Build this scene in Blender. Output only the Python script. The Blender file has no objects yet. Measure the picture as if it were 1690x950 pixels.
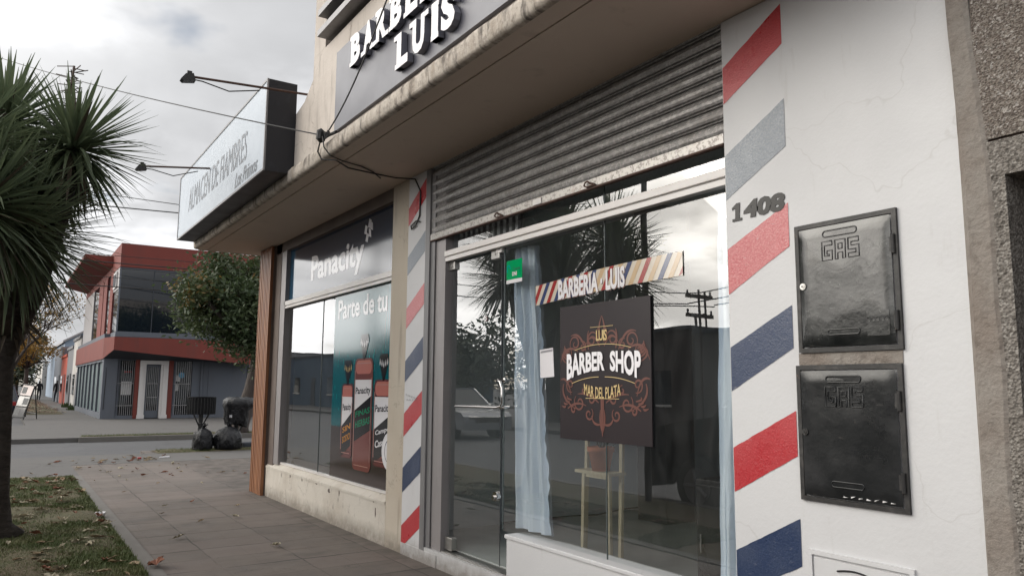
import bpy, bmesh, math, random
from mathutils import Vector, Matrix, noise as mnoise
R = math.radians
random.seed(7)
S = bpy.context.scene
COL = S.collection

# ---------------------------------------------------------------- camera
YAW, PITCH, ROLL = R(33.325), R(7.366), R(0.4055)
fw = Vector((math.sin(YAW)*math.cos(PITCH), math.cos(YAW)*math.cos(PITCH), math.sin(PITCH)))
r0 = Vector((math.cos(YAW), -math.sin(YAW), 0)); u0 = r0.cross(fw)
rr = r0*math.cos(ROLL)+u0*math.sin(ROLL); uu = -r0*math.sin(ROLL)+u0*math.cos(ROLL)
cam = bpy.data.objects.new('camera', bpy.data.cameras.new('camera'))
COL.objects.link(cam)
cam.matrix_world = Matrix(((rr.x, uu.x, -fw.x, 0), (rr.y, uu.y, -fw.y, 0), (rr.z, uu.z, -fw.z, 1.45), (0, 0, 0, 1)))
cam.data.sensor_width = 36; cam.data.sensor_fit = 'HORIZONTAL'; cam.data.lens = 36*1270/1690
cam.data.clip_end = 3000; cam.data.clip_start = .05
S.camera = cam

# ---------------------------------------------------------------- light
SUN_AZ, SUN_EL = R(-60), R(23)        # azimuth from +Y towards +X
sd = Vector((math.sin(SUN_AZ)*math.cos(SUN_EL), math.cos(SUN_AZ)*math.cos(SUN_EL), math.sin(SUN_EL)))
sun = bpy.data.lights.new('sun', 'SUN'); sun.energy = .5; sun.angle = R(30); sun.color = (1, .95, .88)
so = bpy.data.objects.new('sun', sun); COL.objects.link(so); so.rotation_euler = sd.to_track_quat('Z', 'Y').to_euler()
W = bpy.data.worlds.new('World'); S.world = W; W.use_nodes = True
nt = W.node_tree; nt.nodes.clear(); N = nt.nodes.new; Lk = nt.links.new
def mth(nt, op, a, b=None, c=None, clamp=False):
    n = nt.nodes.new('ShaderNodeMath'); n.operation = op; n.use_clamp = clamp
    for i, v in enumerate((a, b, c)):
        if v is None: continue
        if isinstance(v, (int, float)): n.inputs[i].default_value = v
        else: nt.links.new(v, n.inputs[i])
    return n.outputs[0]
sky = N('ShaderNodeTexSky'); sky.sky_type = 'NISHITA'; sky.sun_disc = False
sky.sun_elevation = SUN_EL; sky.sun_rotation = SUN_AZ
bgs = N('ShaderNodeBackground'); bgs.inputs[1].default_value = .12; Lk(sky.outputs[0], bgs.inputs[0])
tc = N('ShaderNodeTexCoord'); sp = N('ShaderNodeSeparateXYZ'); Lk(tc.outputs['Generated'], sp.inputs[0])
zz = mth(nt, 'ADD', mth(nt, 'MAXIMUM', sp.outputs[2], 0), .22)
cx = mth(nt, 'DIVIDE', sp.outputs[0], zz); cy = mth(nt, 'DIVIDE', sp.outputs[1], zz)
cb = N('ShaderNodeCombineXYZ'); Lk(cx, cb.inputs[0]); Lk(cy, cb.inputs[1]); cb.inputs[2].default_value = 3.1
def cnoise(scale, detail, rough, dist, off):
    mp = N('ShaderNodeMapping'); mp.inputs['Location'].default_value = off; Lk(cb.outputs[0], mp.inputs[0])
    n = N('ShaderNodeTexNoise'); n.inputs['Scale'].default_value = scale; n.inputs['Detail'].default_value = detail
    n.inputs['Roughness'].default_value = rough; n.inputs['Distortion'].default_value = dist
    Lk(mp.outputs[0], n.inputs[0]); return n.outputs[0]
n1 = cnoise(1.1, 8, .5, .25, (2.2, 1.3, 0)); n2 = cnoise(2.6, 6, .5, .3, (5, 9, 2))
tone = N('ShaderNodeMapRange'); tone.interpolation_type = 'SMOOTHSTEP'
Lk(n1, tone.inputs[0]); tone.inputs[1].default_value = .40; tone.inputs[2].default_value = .60
tone.inputs[3].default_value = .62; tone.inputs[4].default_value = 1.34
tone2 = N('ShaderNodeMapRange'); Lk(n2, tone2.inputs[0]); tone2.inputs[1].default_value = .3; tone2.inputs[2].default_value = .7
tone2.inputs[3].default_value = .85; tone2.inputs[4].default_value = 1.12
dt = N('ShaderNodeVectorMath'); dt.operation = 'DOT_PRODUCT'; Lk(tc.outputs['Generated'], dt.inputs[0]); dt.inputs[1].default_value = sd
lobe = mth(nt, 'POWER', mth(nt, 'MAXIMUM', dt.outputs['Value'], 0), 4.0)
gain = mth(nt, 'ADD', mth(nt, 'MULTIPLY', lobe, 4.8), 1.16)
val = mth(nt, 'MULTIPLY', mth(nt, 'MULTIPLY', tone.outputs[0], tone2.outputs[0]), gain)
cc = N('ShaderNodeMix'); cc.data_type = 'RGBA'; Lk(lobe, cc.inputs[0]); cc.inputs[6].default_value = (.97, .98, 1.005, 1); cc.inputs[7].default_value = (1.04, .99, .9, 1)
bgc = N('ShaderNodeBackground'); Lk(cc.outputs[2], bgc.inputs[0]); Lk(val, bgc.inputs[1])
gap = N('ShaderNodeMapRange'); gap.interpolation_type = 'SMOOTHSTEP'; n3 = cnoise(1.7, 5, .5, .2, (11, 3.4, 1)); Lk(n3, gap.inputs[0])
gap.inputs[1].default_value = .33; gap.inputs[2].default_value = .43; gap.inputs[3].default_value = .40; gap.inputs[4].default_value = 1
mx = N('ShaderNodeMixShader'); Lk(gap.outputs[0], mx.inputs[0]); Lk(bgs.outputs[0], mx.inputs[1]); Lk(bgc.outputs[0], mx.inputs[2])
wo = N('ShaderNodeOutputWorld'); Lk(mx.outputs[0], wo.inputs[0])
S.view_settings.view_transform = 'Standard'; S.view_settings.look = 'None'; S.view_settings.exposure = -.24; S.view_settings.gamma = 1
S.cycles.max_bounces = 8; S.cycles.transparent_max_bounces = 24; S.cycles.diffuse_bounces = 4
S.cycles.caustics_reflective = False; S.cycles.caustics_refractive = False; S.cycles.sample_clamp_indirect = 6

# ---------------------------------------------------------------- materials
def lin(h):
    h = h.lstrip('#'); o = []
    for i in (0, 2, 4):
        c = int(h[i:i+2], 16)/255; o.append(c/12.92 if c <= .04045 else ((c+.055)/1.055)**2.4)
    return tuple(o)+(1,)
def col(c): return lin(c) if isinstance(c, str) else (tuple(c)+(1,) if len(c) == 3 else tuple(c))
def mat(name, base, rough=.8, metal=0, layers=(), bumps=(), spec=.5, rvar=0, coat=0, emit=None, trans=0, wallfoot=False, leafy=0):
    """layers: (kind, scale(vec or float), lo, hi, colour, amount)   bumps: (kind, scale, strength, distance)"""
    m = bpy.data.materials.new(name); m.use_nodes = True; t = m.node_tree
    b = t.nodes['Principled BSDF']; tx = t.nodes.new('ShaderNodeTexCoord')
    def tex(kind, scale):
        mp = t.nodes.new('ShaderNodeMapping'); t.links.new(tx.outputs['Object'], mp.inputs[0])
        if isinstance(scale, (int, float)): scale = (scale,)*3
        mp.inputs['Scale'].default_value = scale
        if kind == 'noise':
            n = t.nodes.new('ShaderNodeTexNoise'); n.inputs['Scale'].default_value = 1; n.inputs['Detail'].default_value = 6; n.inputs['Roughness'].default_value = .6
            o = n.outputs[0]
        elif kind == 'foot':      # splashed dirt along the foot of a wall
            n = t.nodes.new('ShaderNodeTexNoise'); n.inputs['Scale'].default_value = 1; n.inputs['Detail'].default_value = 7; n.inputs['Roughness'].default_value = .7
            t.links.new(mp.outputs[0], n.inputs[0]); s = t.nodes.new('ShaderNodeSeparateXYZ'); t.links.new(tx.outputs['Object'], s.inputs[0])
            return mth(t, 'MULTIPLY', mth(t, 'MULTIPLY', n.outputs[0], 1.7), mth(t, 'SUBTRACT', 1.0, mth(t, 'MULTIPLY', s.outputs[2], 4.5), clamp=True))
        elif kind == 'vcell':
            n = t.nodes.new('ShaderNodeTexVoronoi'); n.inputs['Scale'].default_value = 1
            s = t.nodes.new('ShaderNodeSeparateColor'); t.links.new(n.outputs['Color'], s.inputs[0]); o = s.outputs[0]
        elif kind == 'vdist':
            n = t.nodes.new('ShaderNodeTexVoronoi'); n.inputs['Scale'].default_value = 1; o = n.outputs['Distance']
        elif kind == 'crack':
            n = t.nodes.new('ShaderNodeTexVoronoi'); n.feature = 'DISTANCE_TO_EDGE'; n.inputs['Scale'].default_value = 1; o = n.outputs['Distance']
            nn = t.nodes.new('ShaderNodeTexNoise'); t.links.new(mp.outputs[0], nn.inputs[0]); nn.inputs['Scale'].default_value = 2.5; nn.inputs['Detail'].default_value = 5
            ad = t.nodes.new('ShaderNodeMix'); ad.data_type = 'RGBA'; ad.blend_type = 'LINEAR_LIGHT'; ad.inputs[0].default_value = .35
            t.links.new(mp.outputs[0], ad.inputs[6]); t.links.new(nn.outputs['Color'], ad.inputs[7]); t.links.new(ad.outputs[2], n.inputs[0]); return o
        elif kind == 'wave':
            n = t.nodes.new('ShaderNodeTexWave'); n.inputs['Scale'].default_value = 1; n.inputs['Distortion'].default_value = 1.5; n.inputs['Detail'].default_value = 3; o = n.outputs['Fac']
        t.links.new(mp.outputs[0], n.inputs[0]); return o
    last = None; bc = col(base)
    if wallfoot: layers = list(layers)+[('foot', 7, .2, .8, (.16, .135, .11), .75)]
    for k, sc, lo, hi, c, amt in layers:
        mr = t.nodes.new('ShaderNodeMapRange'); t.links.new(tex(k, sc), mr.inputs[0])
        mr.inputs[1].default_value = lo; mr.inputs[2].default_value = hi; mr.inputs[3].default_value = 0; mr.inputs[4].default_value = amt
        mi = t.nodes.new('ShaderNodeMix'); mi.data_type = 'RGBA'; t.links.new(mr.outputs[0], mi.inputs[0])
        if last is None: mi.inputs[6].default_value = bc
        else: t.links.new(last, mi.inputs[6])
        mi.inputs[7].default_value = col(c); last = mi.outputs[2]
    if last is None: b.inputs['Base Color'].default_value = bc
    else: t.links.new(last, b.inputs['Base Color'])
    pn = None
    for k, sc, st, di in bumps:
        bp = t.nodes.new('ShaderNodeBump'); bp.inputs['Strength'].default_value = st; bp.inputs['Distance'].default_value = di
        t.links.new(tex(k, sc), bp.inputs['Height'])
        if pn is not None: t.links.new(pn, bp.inputs['Normal'])
        pn = bp.outputs[0]
    if pn is not None: t.links.new(pn, b.inputs['Normal'])
    b.inputs['Roughness'].default_value = rough; b.inputs['Metallic'].default_value = metal
    b.inputs['Specular IOR Level'].default_value = spec; b.inputs['Coat Weight'].default_value = coat
    b.inputs['Transmission Weight'].default_value = trans
    if rvar:
        mr = t.nodes.new('ShaderNodeMapRange'); t.links.new(tex('noise', 3), mr.inputs[0])
        mr.inputs[1].default_value = .3; mr.inputs[2].default_value = .7
        mr.inputs[3].default_value = max(0, rough-rvar); mr.inputs[4].default_value = rough+rvar; t.links.new(mr.outputs[0], b.inputs['Roughness'])
    if wallfoot:
        pass
    if leafy:
        tl = t.nodes.new('ShaderNodeBsdfTranslucent'); ms = t.nodes.new('ShaderNodeMixShader'); ms.inputs[0].default_value = leafy
        if last is None: tl.inputs[0].default_value = bc
        else: t.links.new(last, tl.inputs[0])
        t.links.new(b.outputs[0], ms.inputs[1]); t.links.new(tl.outputs[0], ms.inputs[2]); t.links.new(ms.outputs[0], t.nodes['Material Output'].inputs[0])
    if emit: b.inputs['Emission Color'].default_value = col(emit[0]); b.inputs['Emission Strength'].default_value = emit[1]
    return m
def glassmat(name, tint=(.92, .95, .95), ior=2.05, rough=0.0, wav=True):
    m = bpy.data.materials.new(name); m.use_nodes = True; t = m.node_tree; t.nodes.clear()
    tr = t.nodes.new('ShaderNodeBsdfTransparent'); tr.inputs[0].default_value = tint+(1,)
    gl = t.nodes.new('ShaderNodeBsdfGlossy'); gl.inputs['Roughness'].default_value = rough; gl.inputs[0].default_value = (1, 1, 1, 1)
    ge = t.nodes.new('ShaderNodeNewGeometry'); dp = t.nodes.new('ShaderNodeVectorMath'); dp.operation = 'DOT_PRODUCT'
    t.links.new(ge.outputs['Normal'], dp.inputs[0]); t.links.new(ge.outputs['Incoming'], dp.inputs[1])
    c_ = mth(t, 'ABSOLUTE', dp.outputs['Value']); r0_ = ((ior-1)/(ior+1))**2
    fz = mth(t, 'MULTIPLY_ADD', mth(t, 'POWER', mth(t, 'SUBTRACT', 1.0, c_, clamp=True), 5.0), 1-r0_, r0_)     # Schlick, same from both sides
    f2 = mth(t, 'DIVIDE', mth(t, 'MULTIPLY', fz, 2.0), mth(t, 'ADD', fz, 1.0))
    mxs = t.nodes.new('ShaderNodeMixShader'); t.links.new(f2, mxs.inputs[0]); t.links.new(tr.outputs[0], mxs.inputs[1]); t.links.new(gl.outputs[0], mxs.inputs[2])
    if wav:
        tx = t.nodes.new('ShaderNodeTexCoord'); n = t.nodes.new('ShaderNodeTexNoise'); t.links.new(tx.outputs['Object'], n.inputs[0]); n.inputs['Scale'].default_value = 1.3
        bp = t.nodes.new('ShaderNodeBump'); bp.inputs['Strength'].default_value = .05; bp.inputs['Distance'].default_value = .02; t.links.new(n.outputs[0], bp.inputs['Height'])
        t.links.new(bp.outputs[0], gl.inputs['Normal'])
    # dust film and wipe marks
    tx = t.nodes.new('ShaderNodeTexCoord'); mp = t.nodes.new('ShaderNodeMapping'); mp.inputs['Scale'].default_value = (1.5, 3.5, 1.2); mp.inputs['Rotation'].default_value = (.5, 0, 0)
    t.links.new(tx.outputs['Object'], mp.inputs[0]); dn = t.nodes.new('ShaderNodeTexNoise'); dn.inputs['Detail'].default_value = 8; dn.inputs['Roughness'].default_value = .65; dn.inputs['Scale'].default_value = 1.6; dn.inputs['Distortion'].default_value = 1.5
    t.links.new(mp.outputs[0], dn.inputs[0]); dm = t.nodes.new('ShaderNodeMapRange'); t.links.new(dn.outputs[0], dm.inputs[0]); dm.inputs[1].default_value = .35; dm.inputs[2].default_value = .75; dm.inputs[3].default_value = .008; dm.inputs[4].default_value = .04
    df = t.nodes.new('ShaderNodeBsdfDiffuse'); df.inputs[0].default_value = (.55, .56, .55, 1); dx_ = t.nodes.new('ShaderNodeMixShader'); t.links.new(dm.outputs[0], dx_.inputs[0]); t.links.new(mxs.outputs[0], dx_.inputs[1]); t.links.new(df.outputs[0], dx_.inputs[2])
    o = t.nodes.new('ShaderNodeOutputMaterial'); t.links.new(dx_.outputs[0], o.inputs[0]); return m

M = {}
M['white'] = mat('white_paint', (.58, .578, .585), .55, layers=[('noise', 1.1, .45, .8, (.50, .49, .495), .6), ('noise', (14, 14, 2.2), .62, .8, (.42, .40, .38), .5), ('crack', .32, .0015, 0, (.34, .32, .30), .25)], bumps=[('noise', 60, .25, .004), ('noise', 4, .3, .012)], rvar=.1, wallfoot=True)
M['cream'] = mat('cream_plaster', (.49, .435, .36), .85, layers=[('noise', 1.3, .4, .75, (.43, .36, .28), .8), ('noise', (9, 9, 1.2), .58, .75, (.22, .18, .15), .6), ('crack', .6, .003, 0, (.22, .18, .15), .4)], bumps=[('noise', 45, .3, .004), ('noise', 5, .4, .012)], wallfoot=True)
M['sillc'] = mat('sill_plaster', (.56, .52, .46), .85, layers=[('noise', 2.2, .45, .75, (.42, .37, .31), .9), ('noise', (12, 12, 5), .62, .72, (.19, .17, .15), .8), ('crack', .9, .004, 0, (.2, .17, .15), .5)], bumps=[('noise', 40, .3, .005), ('noise', 6, .5, .015)], wallfoot=True)
M['soffit'] = mat('soffit_paint', (.56, .475, .405), .8, layers=[('noise', .8, .4, .8, (.48, .40, .335), .8), ('noise', 5, .6, .85, (.2, .15, .12), .5)], bumps=[('noise', 5, .2, .01)])
M['lip'] = mat('weathered_lip', (.47, .42, .365), .95, layers=[('noise', (7, 10, 2.5), .45, .7, (.30, .25, .20), .9), ('noise', (3, 14, 5), .52, .66, (.09, .075, .065), .85), ('noise', 30, .5, .7, (.12, .10, .09), .5)], bumps=[('noise', 25, .8, .012), ('noise', 90, .6, .004)])
M['upper'] = mat('upper_wall_plaster', (.54, .485, .435), .9, layers=[('noise', 1.5, .4, .7, (.43, .38, .335), .9), ('noise', (9, 9, 1.4), .55, .72, (.20, .17, .145), .75), ('crack', 1.1, .006, 0, (.2, .16, .13), .6)], bumps=[('noise', 20, .4, .008), ('noise', 4, .4, .02)])
M['stone'] = mat('pebble_dash', (.20, .165, .14), .9, layers=[('vcell', 120, .25, .4, (.25, .22, .19), 1), ('vcell', 140, .55, .65, (.13, .105, .09), 1), ('vcell', 100, .84, .88, (.40, .37, .34), .9), ('vcell', 170, .88, .92, (.08, .07, .06), .8), ('noise', 1.2, .5, .8, (.12, .10, .085), .5)], bumps=[('vdist', 120, 1.0, .008), ('noise', 160, .4, .003)])
M['stonefin'] = mat('pebble_dash_pale', (.20, .18, .16), .9, layers=[('vcell', 75, .35, .5, (.14, .125, .11), 1), ('vcell', 110, .7, .8, (.28, .26, .235), .9), ('vcell', 80, .9, .93, (.08, .07, .06), .8), ('noise', 2, .5, .75, (.15, .13, .11), .5)], bumps=[('vdist', 95, .9, .009)])
M['mortar'] = mat('rough_mortar', (.25, .225, .20), .95, layers=[('noise', 6, .4, .7, (.20, .165, .14), .9), ('noise', 24, .55, .75, (.12, .10, .085), .7)], bumps=[('noise', 16, .9, .02), ('noise', 70, .6, .005)])
def stripe(name, c, c2): return mat(name, c, .34, layers=[('noise', 90, .42, .62, c2, .55), ('noise', 3, .42, .75, c2, .7), ('noise', (60, 12, 60), .66, .72, (.45, .43, .43), .35)], bumps=[('noise', 110, .45, .004), ('noise', 9, .3, .008)], rvar=.12, spec=.6)
M['red'] = stripe('red_paint', (.40, .022, .03), (.46, .06, .065))
M['redl'] = stripe('faded_red_paint', (.44, .07, .08), (.55, .22, .22))
M['blue'] = stripe('navy_paint', (.016, .032, .085), (.04, .058, .105))
M['blueg'] = stripe('faded_blue_paint', (.12, .145, .18), (.26, .28, .31))
M['shutter'] = mat('galvanised_steel', (.23, .22, .215), .42, .5, layers=[('vcell', 60, .4, .9, (.42, .40, .385), .6), ('noise', (30, 6, 30), .5, .75, (.13, .115, .10), .7)], bumps=[('noise', 80, .15, .002)], rvar=.12)
M['shutbar'] = mat('galvanised_bottom_bar', (.42, .40, .38), .45, .6, layers=[('noise', 55, .5, .6, (.16, .14, .13), .8), ('noise', 9, .6, .7, (.20, .10, .06), .5)], bumps=[('noise', 60, .3, .002)])
M['guide'] = mat('grey_channel', (.22, .215, .22), .5, .4, layers=[('noise', (20, 20, 3), .5, .8, (.14, .13, .125), .7)])
M['alu'] = mat('white_aluminium', (.66, .63, .61), .38, 0, layers=[('noise', (8, 2, 30), .55, .8, (.50, .46, .43), .5)], rvar=.08)
M['alug'] = mat('grey_aluminium', (.30, .28, .28), .45, .3, layers=[('noise', (9, 9, 2), .5, .8, (.22, .2, .2), .6)])
M['glass'] = glassmat('window_glass'); M['dglass'] = glassmat('door_glass', (.92, .95, .95), 1.95)
M['carglass'] = mat('car_glass', (.01, .012, .014), .05, 0, spec=.8)
M['chrome'] = mat('chrome', (.62, .6, .58), .12, 1)
M['steel'] = mat('brushed_steel', (.45, .44, .42), .35, .9)
M['black'] = mat('black_paint', (.012, .012, .013), .35, layers=[('noise', 3, .4, .8, (.02, .02, .02), .7)], bumps=[('noise', 12, .12, .006)])
M['gas'] = mat('glossy_black_enamel', (.008, .009, .009), .22, layers=[('noise', 5, .45, .75, (.045, .046, .045), .8), ('noise', 40, .66, .72, (.12, .12, .115), .6), ('noise', (3, 9, 30), .62, .7, (.06, .058, .055), .6)], bumps=[('noise', 5, .35, .009), ('noise', 30, .15, .003)], rvar=.1, coat=.35)
M['gas2'] = mat('worn_black_enamel', (.008, .009, .010), .32, layers=[('noise', (3, 9, 30), .64, .72, (.07, .065, .06), .6), ('noise', 60, .70, .74, (.16, .14, .12), .6), ('noise', 5, .45, .75, (.028, .028, .03), .8)], bumps=[('noise', 5, .25, .012), ('noise', 30, .15, .003)], rvar=.1, coat=.1)
M['gasf'] = mat('dull_black_frame', (.018, .017, .017), .5, layers=[('noise', 20, .5, .7, (.07, .065, .06), .7), ('noise', 45, .66, .7, (.15, .08, .05), .7)], bumps=[('noise', 30, .4, .004)])
M['wood'] = mat('varnished_slats', (.33, .145, .065), .5, layers=[('noise', (40, 40, 1.5), .42, .6, (.14, .05, .022), .8), ('noise', (90, 90, 3), .5, .7, (.36, .17, .08), .5)], bumps=[('noise', (60, 60, 2), .3, .003)])
M['joint'] = mat('glass_joint', (.10, .12, .12), .3)
M['brown'] = mat('brown_jamb', (.13, .10, .085), .7, layers=[('noise', 3, .4, .7, (.09, .065, .055), .8)])
M['sign'] = mat('slate_sign_panel', (.105, .105, .125), .42, layers=[('noise', 1.2, .4, .8, (.12, .12, .14), .6)], rvar=.05)
M['letter'] = mat('white_letter_face', (.74, .72, .73), .45); M['letters'] = mat('grey_letter_side', (.16, .16, .19), .5)
M['boxside'] = mat('navy_sign_box', (.006, .007, .012), .45, layers=[('noise', 9, .6, .8, (.03, .035, .045), .6)], rvar=.08)
M['boxface'] = mat('weathered_sign_face', (.40, .45, .51), .4, layers=[('noise', 1.2, .4, .8, (.33, .38, .44), .7), ('noise', (30, 30, 6), .66, .72, (.20, .22, .25), .55)], rvar=.08)
M['boxtext'] = mat('faded_sign_text', (.13, .14, .16), .5, layers=[('noise', 30, .5, .62, (.36, .4, .45), .7)])
M['curtain'] = mat('pale_blue_curtain', (.66, .73, .82), .85, layers=[('noise', (10, 10, 1), .4, .7, (.72, .78, .84), .5)], bumps=[('noise', 260, .2, .001), ('noise', (25, 25, 6), .5, .012)])
M['terra'] = mat('terracotta', (.52, .17, .08), .8, layers=[('noise', 20, .5, .7, (.42, .13, .07), .6)])
M['pine'] = mat('pale_pine', (.66, .58, .42), .6, layers=[('noise', (30, 30, 2), .45, .65, (.55, .45, .30), .7)])
M['intwall'] = mat('interior_wall', (.48, .53, .56), .8, layers=[('noise', 1, .4, .8, (.40, .46, .48), .6)])
M['intfloor'] = mat('interior_floor', (.50, .52, .50), .35, layers=[('noise', 2, .4, .7, (.26, .28, .27), .6)])
M['dark'] = mat('dark_interior', (.045, .045, .05), .8)
M['pillarm'] = mat('dark_pillar', (.03, .032, .036), .3)
# ground
def tilemat():
    m = mat('pavement_tiles', (.156, .129, .110), .82, layers=[('noise', .7, .35, .7, (.112, .095, .082), .8), ('noise', (1.2, 3, 1), .56, .66, (.085, .075, .066), .6), ('crack', .8, .003, 0, (.05, .045, .04), .6), ('noise', 5, .5, .75, (.10, .088, .082), .55), ('noise', 60, .55, .75, (.20, .18, .165), .35)], bumps=[('noise', 90, .25, .003), ('noise', 3, .4, .01)], rvar=.1)
    t = m.node_tree; b = t.nodes['Principled BSDF']; src = b.inputs['Base Color'].links[0].from_socket
    tx = t.nodes.new('ShaderNodeTexCoord'); sx = t.nodes.new('ShaderNodeSeparateXYZ')
    nn = t.nodes.new('ShaderNodeTexNoise'); nn.inputs['Scale'].default_value = 3; t.links.new(tx.outputs['Object'], nn.inputs[0])
    wob = mth(t, 'MULTIPLY', mth(t, 'SUBTRACT', nn.outputs[0], .5), .05)
    t.links.new(tx.outputs['Object'], sx.inputs[0])
    def line(o, size, off, w):
        v = mth(t, 'DIVIDE', mth(t, 'ADD', mth(t, 'ADD', o, off), wob), size)
        f = mth(t, 'ABSOLUTE', mth(t, 'SUBTRACT', mth(t, 'FRACT', v), .5))
        return mth(t, 'GREATER_THAN', f, .5-w/size), mth(t, 'FLOOR', v)
    lx, ix = line(sx.outputs[0], .64, .96, .007); ly, iy = line(sx.outputs[1], .42, .1, .008)
    lx2, _ = line(sx.outputs[0], .32, .96, .004); ly2, _ = line(sx.outputs[1], .84, .1, .013)
    cbn = t.nodes.new('ShaderNodeCombineXYZ'); t.links.new(ix, cbn.inputs[0]); t.links.new(iy, cbn.inputs[1])
    wn = t.nodes.new('ShaderNodeTexWhiteNoise'); t.links.new(cbn.outputs[0], wn.inputs[0])
    g = mth(t, 'MAXIMUM', mth(t, 'MAXIMUM', mth(t, 'MULTIPLY', lx, .8), mth(t, 'MULTIPLY', ly, .55)), mth(t, 'MAXIMUM', mth(t, 'MULTIPLY', lx2, .18), mth(t, 'MULTIPLY', ly2, .9)))
    brk = t.nodes.new('ShaderNodeMapRange'); n2 = t.nodes.new('ShaderNodeTexNoise'); n2.inputs['Scale'].default_value = 2.2; n2.inputs['Detail'].default_value = 4
    t.links.new(tx.outputs['Object'], n2.inputs[0]); t.links.new(n2.outputs[0], brk.inputs[0]); brk.inputs[1].default_value = .35; brk.inputs[2].default_value = .6; brk.inputs[3].default_value = .15
    g = mth(t, 'MULTIPLY', g, brk.outputs[0])
    mv = t.nodes.new('ShaderNodeMix'); mv.data_type = 'RGBA'; t.links.new(mth(t, 'MULTIPLY', mth(t, 'GREATER_THAN', wn.outputs[0], .6), .45), mv.inputs[0]); t.links.new(src, mv.inputs[6]); mv.inputs[7].default_value = (.125, .100, .088, 1)
    mi = t.nodes.new('ShaderNodeMix'); mi.data_type = 'RGBA'; t.links.new(g, mi.inputs[0]); t.links.new(mv.outputs[2], mi.inputs[6]); mi.inputs[7].default_value = (.04, .034, .03, 1)
    # every slab a little lighter or darker, and dirt packed along the shop wall
    vs_ = t.nodes.new('ShaderNodeMapRange'); t.links.new(wn.outputs[0], vs_.inputs[0]); vs_.inputs[3].default_value = .80; vs_.inputs[4].default_value = 1.14
    hv = t.nodes.new('ShaderNodeHueSaturation'); t.links.new(mi.outputs[2], hv.inputs['Color']); t.links.new(vs_.outputs[0], hv.inputs['Value'])
    dn = t.nodes.new('ShaderNodeTexNoise'); dn.inputs['Scale'].default_value = 5; dn.inputs['Detail'].default_value = 7; t.links.new(tx.outputs['Object'], dn.inputs[0])
    dm = mth(t, 'MULTIPLY', mth(t, 'MULTIPLY', mth(t, 'SUBTRACT', sx.outputs[0], 2.72), 2.6, clamp=True), mth(t, 'MULTIPLY', mth(t, 'SUBTRACT', dn.outputs[0], .30, clamp=True), 2.6), clamp=True)
    md = t.nodes.new('ShaderNodeMix'); md.data_type = 'RGBA'; t.links.new(dm, md.inputs[0]); t.links.new(hv.outputs[0], md.inputs[6]); md.inputs[7].default_value = (.055, .045, .037, 1)
    t.links.new(md.outputs[2], b.inputs['Base Color'])
    bp = t.nodes.new('ShaderNodeBump'); bp.invert = True; bp.inputs['Distance'].default_value = .006; bp.inputs['Strength'].default_value = .8; t.links.new(g, bp.inputs['Height'])
    t.links.new(b.inputs['Normal'].links[0].from_socket, bp.inputs['Normal']); t.links.new(bp.outputs[0], b.inputs['Normal']); return m
M['tiles'] = tilemat()
M['concrete'] = mat('worn_concrete', (.11, .104, .098), .9, layers=[('noise', .5, .4, .7, (.10, .095, .09), .8), ('noise', 6, .5, .75, (.075, .07, .065), .6), ('crack', .4, .01, 0, (.06, .055, .05), .8)], bumps=[('noise', 40, .3, .005)])
M['asphalt'] = mat('asphalt', (.085, .085, .088), .9, layers=[('noise', .35, .4, .7, (.105, .105, .108), .8), ('noise', 4, .5, .75, (.06, .06, .06), .5), ('crack', .5, .01, 0, (.04, .04, .04), .7)], bumps=[('noise', 70, .5, .006)])
M['kerb'] = mat('kerb_concrete', (.15, .14, .128), .9, layers=[('noise', 5, .4, .7, (.13, .12, .11), .8)], bumps=[('noise', 30, .4, .006)])
M['turf'] = mat('verge_soil_and_turf', (.080, .076, .032), .95, layers=[('noise', 1.1, .38, .6, (.105, .075, .045), .9), ('noise', 14, .45, .65, (.05, .06, .02), .6), ('noise', 50, .5, .7, (.20, .16, .09), .6)], bumps=[('noise', 30, 1, .02), ('noise', 90, .8, .01)])
M['grassb'] = mat('grass_blade', (.075, .105, .028), .7, layers=[('noise', 3, .4, .7, (.14, .135, .05), .8)])
M['leafd'] = mat('dry_leaf', (.23, .16, .085), .8, layers=[('noise', 5, .4, .6, (.34, .28, .19), .9), ('noise', 9, .55, .7, (.13, .06, .03), .8)])
M['leafy'] = mat('pale_dry_leaf', (.36, .32, .23), .8, layers=[('noise', 9, .5, .7, (.22, .17, .09), .8)])
M['leafr'] = mat('rust_dry_leaf', (.20, .075, .04), .8, layers=[('noise', 9, .5, .7, (.12, .06, .035), .8)])
# vegetation
M['palmleaf'] = mat('sword_leaf', (.08, .11, .065), .45, layers=[('noise', 2.4, .35, .65, (.12, .15, .08), .9), ('noise', 11, .55, .8, (.13, .125, .065), .5)], leafy=.3)
M['palmdry'] = mat('dry_sword_leaf', (.085, .065, .042), .7, layers=[('noise', 5, .4, .7, (.05, .035, .025), .8)])
M['bark'] = mat('dark_bark', (.05, .04, .034), .9, layers=[('noise', (7, 7, 16), .4, .65, (.02, .016, .014), .9), ('noise', 4, .5, .75, (.09, .08, .07), .6)], bumps=[('noise', (5, 5, 26), 1, .04), ('noise', 30, .8, .01)])
M['barkg'] = mat('grey_bark', (.075, .06, .052), .9, layers=[('noise', (9, 9, 3), .4, .7, (.04, .03, .028), .9)], bumps=[('noise', (14, 14, 5), 1, .03)])
M['flower'] = mat('dry_flower_stalk', (.10, .07, .06), .8)
M['leafg'] = mat('dull_green_leaf', (.040, .066, .026), .55, layers=[('noise', .9, .4, .62, (.065, .088, .032), .9), ('noise', 7, .55, .8, (.12, .115, .045), .5)], leafy=.3)
M['leafo'] = mat('turning_leaf', (.16, .10, .03), .6, layers=[('noise', 3, .4, .7, (.20, .15, .05), .9)], leafy=.4)
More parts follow.
